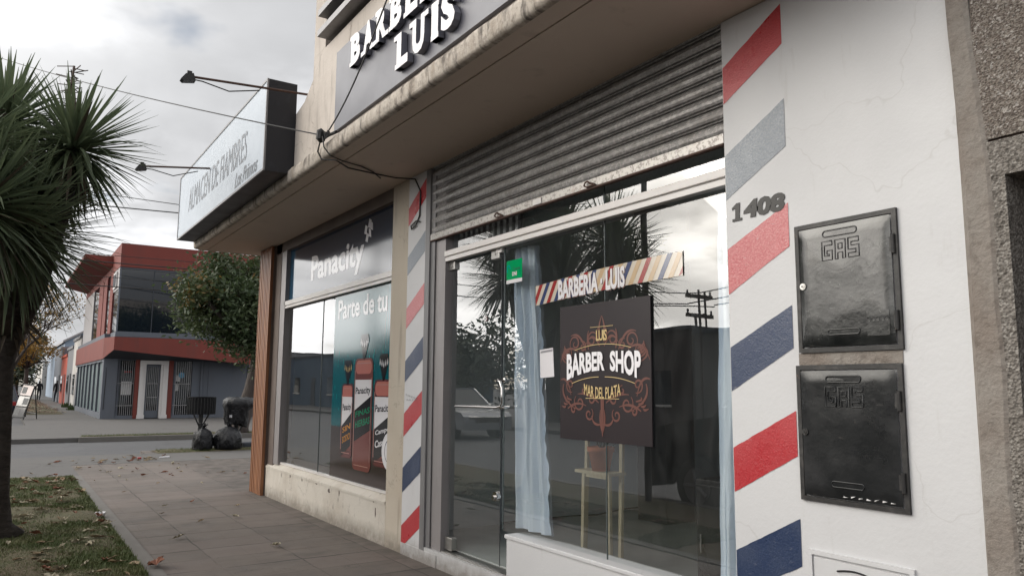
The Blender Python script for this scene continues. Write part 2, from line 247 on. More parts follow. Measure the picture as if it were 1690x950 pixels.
M['leafyel'] = mat('yellow_leaf', (.33, .19, .03), .6, layers=[('noise', 2, .4, .7, (.20, .11, .03), .9)], leafy=.4)
M['leafdk'] = mat('dark_green_leaf', (.035, .05, .022), .6, layers=[('noise', 1, .4, .7, (.05, .065, .028), .8)])
# red building
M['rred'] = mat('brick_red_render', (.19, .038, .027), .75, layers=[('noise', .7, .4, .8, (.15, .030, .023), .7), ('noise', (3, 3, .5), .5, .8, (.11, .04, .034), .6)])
M['rsal'] = mat('sunlit_red_render', (.36, .085, .055), .7, layers=[('noise', .7, .4, .8, (.30, .07, .05), .7)])  # lighter copy of the brick red, sunlight put into its colour; no face uses it
M['rgrey'] = mat('blue_grey_render', (.115, .125, .148), .75, layers=[('noise', (3, 3, .5), .5, .8, (.09, .095, .105), .6), ('noise', .8, .4, .8, (.11, .13, .16), .7)])
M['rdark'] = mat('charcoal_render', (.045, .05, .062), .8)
M['dkglass'] = mat('tinted_glazing', (.008, .012, .018), .04, 0, spec=.75, bumps=[('noise', .5, .03, .02)])
M['grille'] = mat('grey_grille', (.30, .29, .29), .5, .2)
M['paper'] = mat('white_paper', (.70, .69, .68), .8, layers=[('noise', 14, .52, .6, (.45, .44, .44), .4)])
M['skin'] = mat('skin', (.35, .2, .14), .6)
M['cloth'] = mat('dark_jacket', (.014, .014, .018), .8); M['jeans'] = mat('grey_blue_trousers', (.06, .065, .085), .8)
M['bag'] = mat('black_rubbish_bag', (.004, .004, .006), .24, bumps=[('noise', (16, 16, 5), 1, .05), ('noise', 40, .6, .01)], spec=.4)
M['binm'] = mat('dark_bin_mesh', (.009, .009, .010), .7, spec=.2, bumps=[('wave', (1, 1, 40), .4, .01)])
M['cable'] = mat('black_cable', (.012, .011, .011), .6); M['rust'] = mat('rusty_steel', (.06, .03, .022), .75, layers=[('noise', 20, .4, .7, (.11, .055, .035), .8)])
def flat(name, c, rough=.10): M[name] = mat(name, c, rough)
for k, c in dict(p_black=(.012, .01, .011), p_white=(.72, .70, .72), p_gold=(.52, .38, .17), p_rust=(.125, .045, .034), p_teal=(.0, .10, .12), p_navy=(.018, .03, .055), p_navyblue=(.02, .09, .17), p_brown=(.035, .025, .024), p_ham=(.17, .055, .048), p_hamx=(.40, .22, .19), p_hamd=(.12, .035, .035), p_haml=(.45, .16, .13), p_green=(.0, .30, .10), p_greend=(.01, .20, .10), p_tealg=(.0, .30, .27), p_orange=(.48, .20, .03), p_tan=(.62, .47, .30), p_cream=(.66, .60, .52), p_num=(.012, .011, .011), p_redp=(.36, .03, .03), p_bluep=(.04, .06, .17), p_grey=(.30, .29, .31), p_dkgreen=(.03, .16, .09), p_sign=(.20, .195, .19), p_signred=(.22, .13, .125), p_skyblue=(.06, .30, .50), p_shadow=(.16, .10, .09)).items(): flat(k, c)
for k in list(M):
    if k.startswith('p_'): M[k].node_tree.nodes['Principled BSDF'].inputs['IOR'].default_value = 1.8
M['p_num'].node_tree.nodes['Principled BSDF'].inputs['IOR'].default_value = 1.3
for k in ('p_teal', 'p_brown'): M[k].node_tree.nodes['Principled BSDF'].inputs['IOR'].default_value = 1.85
for k, c in dict(b_cream=(.55, .49, .41), b_red=(.30, .035, .035), b_blue=(.045, .06, .14), b_tan=(.50, .36, .22)).items(): flat(k, c, .14); M[k].node_tree.nodes['Principled BSDF'].inputs['IOR'].default_value = 2.1
M['posterbg'] = mat('poster_print', (.020, .015, .018), .36, spec=.35, layers=[('noise', 1.5, .4, .8, (.030, .021, .022), .7)])
for k, c in dict(q_white=(.80, .78, .80), q_gold=(.58, .43, .20), q_rust=(.135, .05, .038)).items(): flat(k, c, .4)
M['ceil'] = mat('white_ceiling', (.55, .56, .56), .8)

# ---------------------------------------------------------------- mesh helpers
class MB:
    def __init__(s): s.v = []; s.f = []; s.m = []
    def quad(s, a, b, c, d, m=0):
        n = len(s.v); s.v += [tuple(a), tuple(b), tuple(c), tuple(d)]; s.f.append((n, n+1, n+2, n+3)); s.m.append(m)
    def poly(s, pts, m=0):
        n = len(s.v); s.v += [tuple(p) for p in pts]; s.f.append(tuple(range(n, n+len(pts)))); s.m.append(m)
    def box(s, x0, x1, y0, y1, z0, z1, m=0, bev=0):
        if bev:
            bm = bmesh.new(); bmesh.ops.create_cube(bm, size=1)
            for v in bm.verts: v.co = Vector(((x0+x1)/2+v.co.x*(x1-x0), (y0+y1)/2+v.co.y*(y1-y0), (z0+z1)/2+v.co.z*(z1-z0)))
            bmesh.ops.bevel(bm, geom=bm.edges[:], offset=bev, segments=2, affect='EDGES', profile=.5)
            s.bm(bm, m); return
        n = len(s.v); s.v += [(x, y, z) for x in (x0, x1) for y in (y0, y1) for z in (z0, z1)]
        for f in ((0, 1, 3, 2), (4, 6, 7, 5), (0, 4, 5, 1), (2, 3, 7, 6), (0, 2, 6, 4), (1, 5, 7, 3)): s.f.append(tuple(n+i for i in f)); s.m.append(m)
    def bm(s, bm, m=0):
        n = len(s.v); bm.verts.ensure_lookup_table(); bm.verts.index_update(); s.v += [tuple(v.co) for v in bm.verts]
        for f in bm.faces: s.f.append(tuple(n+v.index for v in f.verts)); s.m.append(m)
        bm.free()
    def prism(s, pts, vec, m=0):
        n = len(s.v); k = len(pts); vec = Vector(vec)
        s.v += [tuple(Vector(p)) for p in pts]+[tuple(Vector(p)+vec) for p in pts]
        s.f.append(tuple(range(n, n+k))[::-1]); s.f.append(tuple(range(n+k, n+2*k))); s.m += [m, m]
        for i in range(k): j = (i+1) % k; s.f.append((n+i, n+j, n+k+j, n+k+i)); s.m.append(m)
    def tube(s, pts, r, seg=6, m=0, cap=True, smooth=True):
        pts = [Vector(p) for p in pts]; rs = r if isinstance(r, (list, tuple)) else [r]*len(pts); n = len(s.v); ref = None
        for i, p in enumerate(pts):
            d = (pts[min(i+1, len(pts)-1)]-pts[max(i-1, 0)]).normalized()
            if ref is None: ref = d.orthogonal().normalized()
            ref = (ref-d*ref.dot(d)).normalized(); b = d.cross(ref)
            for k in range(seg):
                a = 2*math.pi*k/seg; s.v.append(tuple(p+(ref*math.cos(a)+b*math.sin(a))*rs[i]))
        for i in range(len(pts)-1):
            for k in range(seg):
                k2 = (k+1) % seg; s.f.append((n+i*seg+k, n+i*seg+k2, n+(i+1)*seg+k2, n+(i+1)*seg+k)); s.m.append(m)
        if cap:
            s.f.append(tuple(n+k for k in range(seg))[::-1]); s.f.append(tuple(n+(len(pts)-1)*seg+k for k in range(seg))); s.m += [m, m]
    def lathe(s, prof, c=(0, 0, 0), seg=20, m=0):
        n = len(s.v)
        for (r, z) in prof:
            for k in range(seg):
                a = 2*math.pi*k/seg; s.v.append((c[0]+r*math.cos(a), c[1]+r*math.sin(a), c[2]+z))
        for i in range(len(prof)-1):
            for k in range(seg):
                k2 = (k+1) % seg; s.f.append((n+i*seg+k, n+i*seg+k2, n+(i+1)*seg+k2, n+(i+1)*seg+k)); s.m.append(m)
    def map(s, fn): s.v = [tuple(fn(*p)) for p in s.v]; return s
def wloc(o):
    v = Vector((0, 0, 0))
    while o: v += o.location; o = o.parent
    return v
def part(name, mb, mats, parent=None, label=None, smooth=False, local=False, kind=None):
    me = bpy.data.meshes.new(name); v = mb.v
    if parent and not local: b = wloc(parent); v = [(p[0]-b.x, p[1]-b.y, p[2]-b.z) for p in v]
    me.from_pydata(v, [], mb.f); ml = mats if isinstance(mats, (list, tuple)) else [mats]
    for m in ml: me.materials.append(M[m] if isinstance(m, str) else m)
    if len(ml) > 1:
        for p, i in zip(me.polygons, mb.m): p.material_index = i
    me.validate()
    if smooth:
        for p in me.polygons: p.use_smooth = True
    bm = bmesh.new(); bm.from_mesh(me); bmesh.ops.recalc_face_normals(bm, faces=bm.faces); bm.to_mesh(me); bm.free()
    o = bpy.data.objects.new(name, me); COL.objects.link(o); o.parent = parent
    if label: o['label'] = label
    if kind: o['kind'] = kind
    return o
def thing(name, label, cat, loc=(0, 0, 0), rz=0, group=None):
    o = bpy.data.objects.new(name, None); COL.objects.link(o); o.location = loc; o.rotation_euler = (0, 0, rz)
    o.empty_display_size = .1; o['label'] = label; o['category'] = cat
    if group: o['group'] = group
    return o
def solo(name, mb, mats, label, cat, group=None, base=None, smooth=False):
    if base is None:
        xs = [p[0] for p in mb.v]; ys = [p[1] for p in mb.v]; zs = [p[2] for p in mb.v]
        base = ((min(xs)+max(xs))/2, (min(ys)+max(ys))/2, min(zs))
    mb.v = [(p[0]-base[0], p[1]-base[1], p[2]-base[2]) for p in mb.v]
    o = part(name, mb, mats, smooth=smooth); o.location = base; o['label'] = label; o['category'] = cat
    if group: o['group'] = group
    return o
def struct(name, mb, mats): return part(name, mb, mats, kind='structure')
def copytree(o, parent=None):
    c = o.copy(); COL.objects.link(c); c.parent = parent
    for ch in [x for x in bpy.data.objects if x.parent == o]: copytree(ch, c)
    return c
# text: mesh fitted to a box on a plane facing -X (viewer's right is -Y)
_tc = {}
def text_raw(s, bold=0, shear=0, space=1, res=3):
    cu = bpy.data.curves.new('text', 'FONT'); cu.body = s; cu.size = 1; cu.offset = bold; cu.shear = shear; cu.space_character = space; cu.resolution_u = res
    cu.fill_mode = 'FRONT'
    o = bpy.data.objects.new('text', cu); COL.objects.link(o); bpy.context.view_layer.update()
    dg = bpy.context.evaluated_depsgraph_get(); me = bpy.data.meshes.new_from_object(o.evaluated_get(dg))
    v = [tuple(p.co) for p in me.vertices]; f = [tuple(p.vertices) for p in me.polygons]
    bpy.data.objects.remove(o); bpy.data.curves.remove(cu); bpy.data.meshes.remove(me)
    return v, f
def text_mb(s, x, y0, y1, z0, z1, bold=0, shear=0, space=1, thick=0, warp=None, m=0, keep=False):
    """left end y0, right end y1 (y0 > y1), bottom z0, top z1; front face at x, solid back by thick"""
    v, f = text_raw(s, bold, shear, space)
    x0 = min(p[0] for p in v); x1 = max(p[0] for p in v); b0 = min(p[1] for p in v); b1 = max(p[1] for p in v)
    mb = MB(); uv = []
    for p in v:
        a = (p[0]-x0)/(x1-x0); b = (p[1]-b0)/(b1-b0)
        if warp: a, b = warp(a, b)
        uv.append((y0+(y1-y0)*a, z0+(z1-z0)*b))
    mb.v = [(x, a, b) for a, b in uv]; mb.f = list(f); mb.m = [m]*len(f)
    if thick:
        n = len(uv); mb.v += [(x+thick, a, b) for a, b in uv]
        cnt = {}
        for q in f:
            for i in range(len(q)):
                e = (q[i], q[(i+1) % len(q)]); k = (min(e), max(e)); cnt.setdefault(k, []).append(e)
        for k, es in cnt.items():
            if len(es) == 1: a, b = es[0]; mb.f.append((a, b, b+n, a+n)); mb.m.append(m+1)
    return mb
def merge(*mbs):
    o = MB()
    for b in mbs:
        n = len(o.v); o.v += b.v; o.f += [tuple(n+i for i in f) for f in b.f]; o.m += b.m
    return o
def ribbon(pts, w, x, m=0):
    """flat stroke in a plane facing -X; pts are (y,z), w one or per-point width"""
    mb = MB(); n = len(pts); ws = w if isinstance(w, (list, tuple)) else [w]*n; L = []
    for i, (a, b) in enumerate(pts):
        a0, b0 = pts[max(i-1, 0)]; a1, b1 = pts[min(i+1, n-1)]; dx, dy = a1-a0, b1-b0; l = math.hypot(dx, dy) or 1
        nx, ny = -dy/l*ws[i]/2, dx/l*ws[i]/2; L.append(((x, a+nx, b+ny), (x, a-nx, b-ny)))
    for i in range(n-1): mb.quad(L[i][0], L[i][1], L[i+1][1], L[i+1][0], m)
    return mb
D = 3.045      # facade plane
G = 3.13       # glass plane
# ================================================================ setting: ground
mb = MB(); mb.box(-400, 400, -150, 900, -.6, -.13); struct('ground', mb, 'asphalt')
mb = MB(); mb.box(-1.1, 30, -25, 18.35, -.4, 0); mb.box(2.7, 30, 18.35, 19.1, -.4, -.004); struct('sidewalk', mb, 'tiles')
mb = MB(); mb.box(-1.0, 1.16, 14.3, 18.3, -.1, .004); mb.box(1.16, 30, 16.2, 18.3, -.1, .003); struct('corner_pavement', mb, 'concrete')
mb = MB(); mb.box(-1.24, -1.1, -25, 18.35, -.4, .012); mb.box(-1.24, 2.7, 18.35, 18.47, -.4, -.02); struct('kerb', mb, 'kerb')
mb = MB(); mb.box(1.055, 1.175, -25, 14.3, -.1, .010); struct('verge_edging', mb, 'kerb')
def sheet(x0, x1, y0, y1, z, step, amp, seed=0):
    mb = MB(); nx = max(1, int((x1-x0)/step)); ny = max(1, int((y1-y0)/step))
    for j in range(ny+1):
        for i in range(nx+1):
            x = x0+(x1-x0)*i/nx; y = y0+(y1-y0)*j/ny; e = min(1, min(x-x0, x1-x, y-y0, y1-y)/.15+.05)
            mb.v.append((x, y, z+amp*e*(mnoise.noise(Vector((x*1.7, y*1.7, seed)))+.6)))
    for j in range(ny):
        for i in range(nx): a = j*(nx+1)+i; mb.f.append((a, a+1, a+nx+2, a+nx+1)); mb.m.append(0)
    return mb
struct('verge_soil', sheet(-1.08, 1.06, -6, 14.3, .008, .12, .03), 'turf')
struct('corner_turf', sheet(2.9, 7, 18.15, 19.05, .006, .12, .03, 4), 'turf')
mb = MB(); mb.prism([(-.6, 24.6, -.4), (60, 24.6, -.4), (60, 240, -.4), (.85, 240, -.4), (.85, 33, -.4), (-.6, 30, -.4)], (0, 0, .395)); struct('far_pavement', mb, 'concrete')
mb = MB(); mb.box(1.9, 30, 24.44, 24.62, -.4, .01); struct('far_kerb', mb, 'kerb')
struct('far_kerb_turf', sheet(1.95, 12, 24.63, 25.15, .0, .15, .03, 9), 'turf')
struct('far_verge', sheet(.9, 2.7, 44, 130, .0, .5, .04, 3), 'turf')
mb = MB(); mb.box(-13.2, -9.6, -30, 130, -.4, 0); struct('opposite_sidewalk', mb, 'concrete')
# cast-iron grate in the corner crossing
mb = MB()
for i in range(9): mb.box(.45+i*.11, .50+i*.11, 18.85, 19.5, -.13, -.118)
mb.box(.4, 1.45, 18.8, 18.85, -.13, -.116); mb.box(.4, 1.45, 19.5, 19.55, -.13, -.116)
solo('drain_grate', mb, 'rust', 'dark iron drain grate set in the side street asphalt', 'drain grate')

# ================================================================ the shop building
shop = thing('shop_building', 'cream corner shop building with a long canopy, barber shutter and white painted front', 'building', (3.4, 5, 0))
# structural walls behind everything
mb = MB()
mb.box(3.32, 3.5, 1.5, 2.64, 0, 3.36)                 # behind white pier
mb.box(3.31, 12, 11.0, 11.16, 0, 3.37)                 # end wall
mb.box(3.25, 12, 6.42, 6.70, .13, 3.36)               # party wall
mb.box(11.8, 12, 1.5, 11.0, 0, 3.36)
mb.box(3.2, 12, 1.48, 1.60, 0, 3.36)
part('inner_wall', mb, 'intwall', shop)
mb = MB(); mb.box(3.18, 11.8, 1.6, 11.0, .05, .15); part('inner_floor', mb, 'intfloor', shop)
mb = MB(); mb.box(3.24, 11.8, 1.6, 11.0, 3.30, 3.36); part('inner_ceiling', mb, 'ceil', shop)
# white front pier with the gas cabinets
mb = MB(); mb.box(D, 3.32, 1.47, 2.632, .0, 3.375); mb.box(D+.002, 3.32, 2.632, 4.68, 0, .40)
mb.prism([(D+.002, 2.632, .40), (D+.002, 4.68, .40), (D-.012, 4.68, .425), (D-.012, 2.632, .425)][::1], (0, 0, 0.0001)) if False else None
part('white_front_wall', mb, 'white', shop)
mb = MB(); mb.box(D-.006, 3.16, 2.634, 4.70, .40, .428, bev=.006); part('window_sill', mb, 'white', shop)
# step under the door
mb = MB(); mb.box(D+.001, 3.3, 4.682, 6.03, 0, .128); part('door_step', mb, 'white', shop)
mb = MB(); mb.box(D+.03, 3.2, 4.70, 5.84, .128, .14); part('door_threshold', mb, 'steel', shop)
# barber striped pilaster and cream pilaster
mb = MB(); mb.box(D, 3.3, 6.03, 6.385, 0, 3.375); mb.box(D-.004, D+.1, 5.72, 6.385, 0, .10); part('striped_pilaster', mb, 'white', shop)
mb = MB(); mb.box(D+.0015, 3.3, 6.386, 6.735, 0, 3.372); part('cream_pilaster', mb, 'cream', shop)
def zq(mbx, yl, yr, lt, lb, rt, rb, m, x=D-.002):
    # hand-painted band: slightly wavering edges
    n_ = 22; jit = lambda t, q: .0022*mnoise.noise(Vector((t*7, q*9.1, lt*5)))+.0012*mnoise.noise(Vector((t*26, q*5.3, lt*9)))
    for i in range(n_):
        a, b = i/n_, (i+1)/n_; ya, yb = yl+(yr-yl)*a, yl+(yr-yl)*b
        mbx.poly([(x, ya, lb+(rb-lb)*a+jit(a, 1)), (x, yb, lb+(rb-lb)*b+jit(b, 1)), (x, yb, lt+(rt-lt)*b+jit(b, 2)), (x, ya, lt+(rt-lt)*a+jit(a, 2))], m)
mb = MB()
for lt, lb, rt, rb, m in ((3.12, 2.922, 3.323, 3.117, 0), (2.645, 2.411, 2.839, 2.603, 1), (2.155, 1.924, 2.326, 2.119, 2), (1.657, 1.44, 1.839, 1.64, 3), (1.165, .952, 1.355, 1.151, 0), (.678, .472, .876, .67, 3), (.2, .0, .40, .19, 0)):
    mb = MB(); zq(mb, 2.628, 2.258, lt, max(lb, .002), rt, rb, 0); part('painted_stripe', mb, ['red', 'blueg', 'redl', 'blue'][m], shop)
mb = MB()
for lt, lb, rt, rb, m in ((3.09, 2.918, 3.308, 3.13, 0), (2.629, 2.459, 2.828, 2.642, 1), (2.158, 1.971, 2.361, 2.172, 2), (1.68, 1.49, 1.887, 1.691, 3), (1.212, 1.008, 1.42, 1.219, 0), (.738, .523, .949, .728, 3), (.239, .048, .46, .265, 0)):
    mb = MB(); zq(mb, 6.382, 6.033, lt, lb, rt, rb, 0); part('painted_stripe', mb, ['red', 'blueg', 'redl', 'blue'][m], shop)
# small scribble on the pilaster
mb = MB(); 
for k in range(5): mb = merge(mb, ribbon([(6.33-.05*k+.02*math.cos(j*1.9+k), 1.38+.012*math.sin(j*2.7+k)-.008*k) for j in range(5)], .003, D-.0045))
for k in range(4): mb = merge(mb, ribbon([(6.31-.05*k+.02*math.cos(j*1.7+k), 1.335+.012*math.sin(j*2.9+k)) for j in range(5)], .003, D-.0045))
part('scribble', mb, 'p_grey', shop)
# house number: rounded heavy digits
mb = text_mb('408', D-.004, 2.520, 2.272, 2.292, 2.385, bold=.055, shear=.1, space=1.0, thick=.003)
o_ = MB(); o_.prism([(D-.004, 2.573, 2.293), (D-.004, 2.546, 2.293), (D-.004, 2.541, 2.383), (D-.004, 2.562, 2.383), (D-.004, 2.592, 2.362), (D-.004, 2.590, 2.350), (D-.004, 2.570, 2.358)], (.003, 0, 0))
o_.prism([(D-.0045, 2.590, 2.291), (D-.0045, 2.531, 2.291), (D-.0045, 2.530, 2.304), (D-.0045, 2.590, 2.304)], (.003, 0, 0)); mb = merge(mb, o_)
part('house_number', mb, ['p_num', 'p_num'], shop)
# canopy
mb = MB()
mb.box(2.335, 3.9, 1.47, 11.55, 3.38, 3.47); mb.box(2.2, 2.324, 1.47, 11.55, 3.38, 3.47); mb.box(2.2, 2.4, 1.475, 11.54, 3.392, 3.465)
mb.box(3.9, 12, 11.18, 11.55, 3.38, 3.47)
part('canopy_slab', mb, 'soffit', shop)
prof = [(2.2, 3.378), (2.172, 3.379), (2.156, 3.386), (2.146, 3.402), (2.144, 3.44), (2.143, 3.48), (2.150, 3.502), (2.166, 3.512), (2.2, 3.515)]
mb = MB(); ys = [1.47+i*.03 for i in range(337)]; n = len(prof)
for j, y in enumerate(ys):
    for k, (x, z) in enumerate(prof):
        w = mnoise.noise(Vector((y*3, k*.4, 0)))*.006+mnoise.noise(Vector((y*19, k*1.3, 3)))*.005+mnoise.noise(Vector((y*47, k*2.1, 5)))*.003
        if y > 8: w -= .012*max(0, math.sin(y*5.3+2*math.sin(y*3)))**14     # broken notches towards the corner
        mb.v.append((x-(w if 0 < k < n-1 else 0), y, z+(w*.6 if 0 < k < n-1 else 0)))
for j in range(len(ys)-1):
    for k in range(n-1): a = j*n+k; mb.f.append((a, a+1, a+n+1, a+n)); mb.m.append(0)
mb.poly([(x, ys[0], z) for x, z in prof]); mb.poly([(x, ys[-1], z) for x, z in prof])
part('canopy_lip', mb, 'lip', shop, smooth=True)
mb = MB(); mb.box(2.21, 12, 11.551, 11.60, 3.375, 3.51, bev=.015); part('canopy_end_lip', mb, 'lip', shop)
# upper storey: wall above the canopy with a louvred recess
mb = MB()
mb.box(2.2, 2.4, 1.4, 6.72, 3.47, 4.46)                                # below the recess
mb.box(2.2, 2.4, 6.42, 6.72, 4.461, 8); mb.box(2.2, 2.4, 1.4, 6.419, 5.35, 8)   # pier and above
mb.box(2.2, 2.4, 1.4, 3.3, 4.461, 5.349)
mb.box(2.4, 12, 6.56, 6.72, 3.47, 8); mb.box(2.4, 12, 1.4, 6.5, 7.8, 8)
part('upper_wall', mb, 'upper', shop)
mb = MB(); mb.prism([(2.2, 6.7205, 3.47), (2.2, 11.5, 3.47), (2.2, 11.5, 4.0), (2.2, 7.25, 4.06), (2.2, 6.95, 4.12), (2.2, 6.7205, 4.26)], (.15, 0, 0))
part('parapet', mb, 'upper', shop)
mb = MB(); mb.box(2.62, 2.66, 3.2, 6.5, 4.4, 5.4); part('recess_back', mb, 'brown', shop)
lv = MB(); lv.box(2.25, 2.62, 6.40, 6.418, 4.462, 5.34); louv = part('louvred_window', lv, 'guide', shop)
for z in (4.53, 4.72, 4.91, 5.10, 5.28):
    l = MB(); l.prism([(2.10, 6.36, z-.02), (2.10, 6.36, z+.035), (2.13, 6.36, z+.05), (2.40, 6.36, z+.03), (2.40, 6.36, z-.02)], (0, -3.0, 0)); part('louvre_blade', l, 'guide', louv)
mb = MB(); random.seed(5)
for (yc_, zc_, w_, h_) in ((9.55, .36, .02, .07), (9.1, .36, .035, .035), (8.6, .365, .05, .02), (8.2, .33, .06, .05), (7.9, .345, .025, .06), (7.0, .37, .03, .03), (6.95, .28, .02, .08), (9.9, .33, .015, .05)):
    pts_ = [(D-.0015, yc_+w_*math.cos(q*.785)*random.uniform(.4, 1.2), zc_+h_*.6*math.sin(q*.785)*random.uniform(.4, 1.2)) for q in range(8)]; mb.poly(pts_, random.random() < .35)
part('chipped_plaster', mb, ['mortar', 'brown'], shop, kind='stuff')
# left shop front: low wall, sill, jambs, timber slats
mb = MB(); mb.box(D, 3.3, 6.7355, 10.60, 0, .375); part('low_wall', mb, 'sillc', shop)
mb = MB(); mb.prism([(D-.006, 6.7365, .372), (D-.006, 6.7365, .395), (D+.005, 6.7365, .402), (3.118, 6.7365, .448), (3.118, 6.7365, .372)], (0, 3.86, 0)); part('sloped_sill', mb, 'sillc', shop)
mb = MB(); mb.box(3.10, 3.14, 6.737, 10.3, .4485, .47); part('window_bead', mb, 'alu', shop)
mb = MB(); mb.box(D+.02, 3.3, 10.375, 10.615, .38, 3.375); part('brown_jamb', mb, 'brown', shop)
mb = MB(); mb.box(3.07, 3.15, 10.17, 10.37, .44, 3.36); part('window_jamb', mb, 'alug', shop)
mb = MB(); mb.box(D+.02, 3.14, 6.737, 10.6, 3.25, 3.378); part('lintel', mb, 'brown', shop)
mb = MB(); mb.box(D-.01, 3.3, 10.616, 11.17, 0, 3.376); part('corner_pier', mb, 'brown', shop)
mb = MB(); y = 10.625
while y < 11.16: mb.box(D-.050-.006*random.random(), D-.012, y, min(y+.050, 11.165), .0, 3.37, bev=.005); y += .074
y = D-.04
while y < 3.5: mb.box(y, y+.034, 11.172, 11.20, 0, 3.37); y += .0405
part('timber_cladding', mb, 'wood', shop)
mb = MB(); mb.box(3.07, 3.12, 6.737, 10.2, 2.51, 2.565); mb.box(3.075, 3.12, 6.737, 10.2, 2.47, 2.498); mb.box(3.085, 3.13, 6.737, 10.2, 2.495, 2.515); part('transom', mb, 'alu', shop)
def pane(name, y0, y1, z0, z1, m='glass', x=G, par=shop):
    mb = MB(); mb.quad((x, y0, z0), (x, y1, z0), (x, y1, z1), (x, y0, z1)); return part(name, mb, m, par)
pane('window_pane', 8.82, 10.2, .44, 2.475); pane('window_pane', 6.70, 8.815, .44, 2.475); pane('window_pane', 6.7, 10.2, 2.56, 3.27)
for a in (7.58, 8.815): mb = MB(); mb.box(3.124, 3.133, a, a+.006, .45, 2.47); part('glass_joint', mb, 'joint', shop)
mb = MB(); mb.box(4.6, 4.65, 6.71, 10.99, .15, 3.3); part('shop_partition', mb, 'dark', shop)
# shopfront of the barber
mb = MB(); mb.box(D+.012, 3.12, 2.634, 5.70, 2.545, 2.592, bev=.004); mb.box(D+.022, 3.12, 2.634, 5.70, 2.503, 2.536, bev=.003); mb.box(D+.03, 3.12, 2.634, 5.70, 2.53, 2.55); part('transom', mb, 'alu', shop)
mb = MB(); mb.box(D+.025, 3.15, 5.70, 5.87, .13, 3.30); part('door_jamb', mb, 'alug', shop)
pane('window_pane', 3.695, 4.855, .42, 2.51); pane('window_pane', 2.60, 3.688, .42, 2.51)
pane('window_pane', 3.695, 5.70, 2.59, 3.3); pane('window_pane', 2.60, 3.688, 2.59, 3.3)
for a in ((3.689, 3.694, .43, 2.51), (3.689, 3.694, 2.59, 3.3), (4.856, 4.862, .43, 2.51)): mb = MB(); mb.box(3.125, 3.133, *a); part('glass_joint', mb, 'joint', shop)
mb = MB()   # ribbed metal behind the transom over the door
for i in range(11): yy = 4.78+i*.085; mb.tube([(3.20, yy, 2.55), (3.20, yy, 3.2)], .028, 6)
mb.box(3.215, 3.225, 4.74, 5.70, 2.55, 3.2); part('ribbed_panel', mb, 'guide', shop)
# glass door
dr = pane('glass_door', 4.90, 5.70, .16, 2.49, 'dglass')
mb = MB(); mb.box(3.128, 3.132, 4.897, 4.902, .16, 2.49); part('door_edge', mb, 'pillarm', dr)
def hinge(y0, y1, z0, z1): mb = MB(); mb.box(3.105, 3.155, y0, y1, z0, z1, bev=.004); mb.lathe([(0, 0), (.008, 0), (.008, .004), (0, .004)], (0, 0, 0), 10); return mb
for a in ((4.905, 5.02, 2.43, 2.505), (5.60, 5.70, 2.43, 2.50), (5.58, 5.70, .15, .25)):
    mb = MB(); mb.box(3.105, 3.155, *a, bev=.004); mb.tube([(3.10, (a[0]+a[1])/2, (a[2]+a[3])/2), (3.106, (a[0]+a[1])/2, (a[2]+a[3])/2)], .010, 10); part('hinge', mb, 'steel', dr)
mb = MB(); mb.box(3.10, 3.125, 4.865, 4.94, 2.47, 2.54, bev=.003); mb.tube([(3.095, 4.90, 2.505), (3.10, 4.90, 2.505)], .009, 10, m=1); part('corner_patch', mb, ['alu', 'black'], shop)
mb = MB(); mb.tube([(3.13, 4.85, 1.505), (3.065, 4.85, 1.505), (3.055, 4.835, 1.505), (3.05, 4.79, 1.49), (3.05, 4.765, 1.45), (3.05, 4.76, 1.34), (3.05, 4.775, 1.315), (3.05, 4.83, 1.305), (3.05, 5.45, 1.302), (3.06, 5.47, 1.302)], .009, 10)
mb.tube([(3.048, 4.79, 1.307), (3.13, 4.79, 1.307)], .012, 10); mb.tube([(3.125, 4.85, 1.505), (3.118, 4.85, 1.505)], .022, 14)
part('door_handle', mb, 'chrome', dr, smooth=True)
mb = MB(); mb.tube([(3.135, 4.93, .655), (3.10, 4.93, .655)], .034, 20); mb.tube([(3.10, 4.93, .645), (3.085, 4.93, .645)], .017, 14); part('lock', mb, ['chrome'], dr, smooth=False)
mb = MB(); mb.tube([(3.128, 5.12, 1.98), (3.122, 5.12, 1.98)], .024, 18, smooth=False); mb.tube([(3.122, 5.12, 1.98), (3.120, 5.12, 1.98)], .017, 14, m=1); mb.tube([(3.120, 5.12, 1.98), (3.118, 5.12, 1.98)], .007, 10, m=2); part('round_sticker', mb, ['p_rust', 'p_white', 'p_black'], dr)
# roller shutter
mb = MB(); pf = []; z = 2.775; pitch = .084
while z < 3.40:
    pf += [(3.062, z+.002), (3.050, z+.007), (3.045, z+.020), (3.042, z+.036), (3.045, z+.052), (3.051, z+.062), (3.066, z+.066), (3.066, z+.070), (3.052, z+.074), (3.050, z+.079), (3.056, z+.083), (3.068, z+.087)]; z += pitch
Y = [2.634, 5.94]; n = len(pf)
for yy in Y:
    for x, zq_ in pf: mb.v.append((x+.012, yy, zq_))
for k in range(n-1): mb.f.append((k, k+1, n+k+1, n+k)); mb.m.append(0)
sh = part('roller_shutter', mb, 'shutter', shop)
mb = MB(); mb.box(3.045, 3.062, 2.636, 5.94, 2.718, 2.774, bev=.003); part('bottom_bar', mb, 'shutbar', sh)
mb = MB(); mb.box(3.040, 3.075, 2.636, 5.94, 2.708, 2.717); part('bottom_edge', mb, 'rust', sh)
for yy in (3.72, 4.80):
    mb = MB(); mb.tube([(3.035, yy-.05, 2.725), (3.032, yy+.03, 2.722), (3.03, yy+.055, 2.735), (3.03, yy+.045, 2.755), (3.032, yy+.02, 2.758), (3.034, yy+.0, 2.74), (3.034, yy-.03, 2.735)], .006, 6); part('pull_hook', mb, 'rust', sh)
mb = MB(); mb.box(3.038, 3.044, 4.26, 4.36, 2.722, 2.762); part('latch_plate', mb, 'alu', sh)
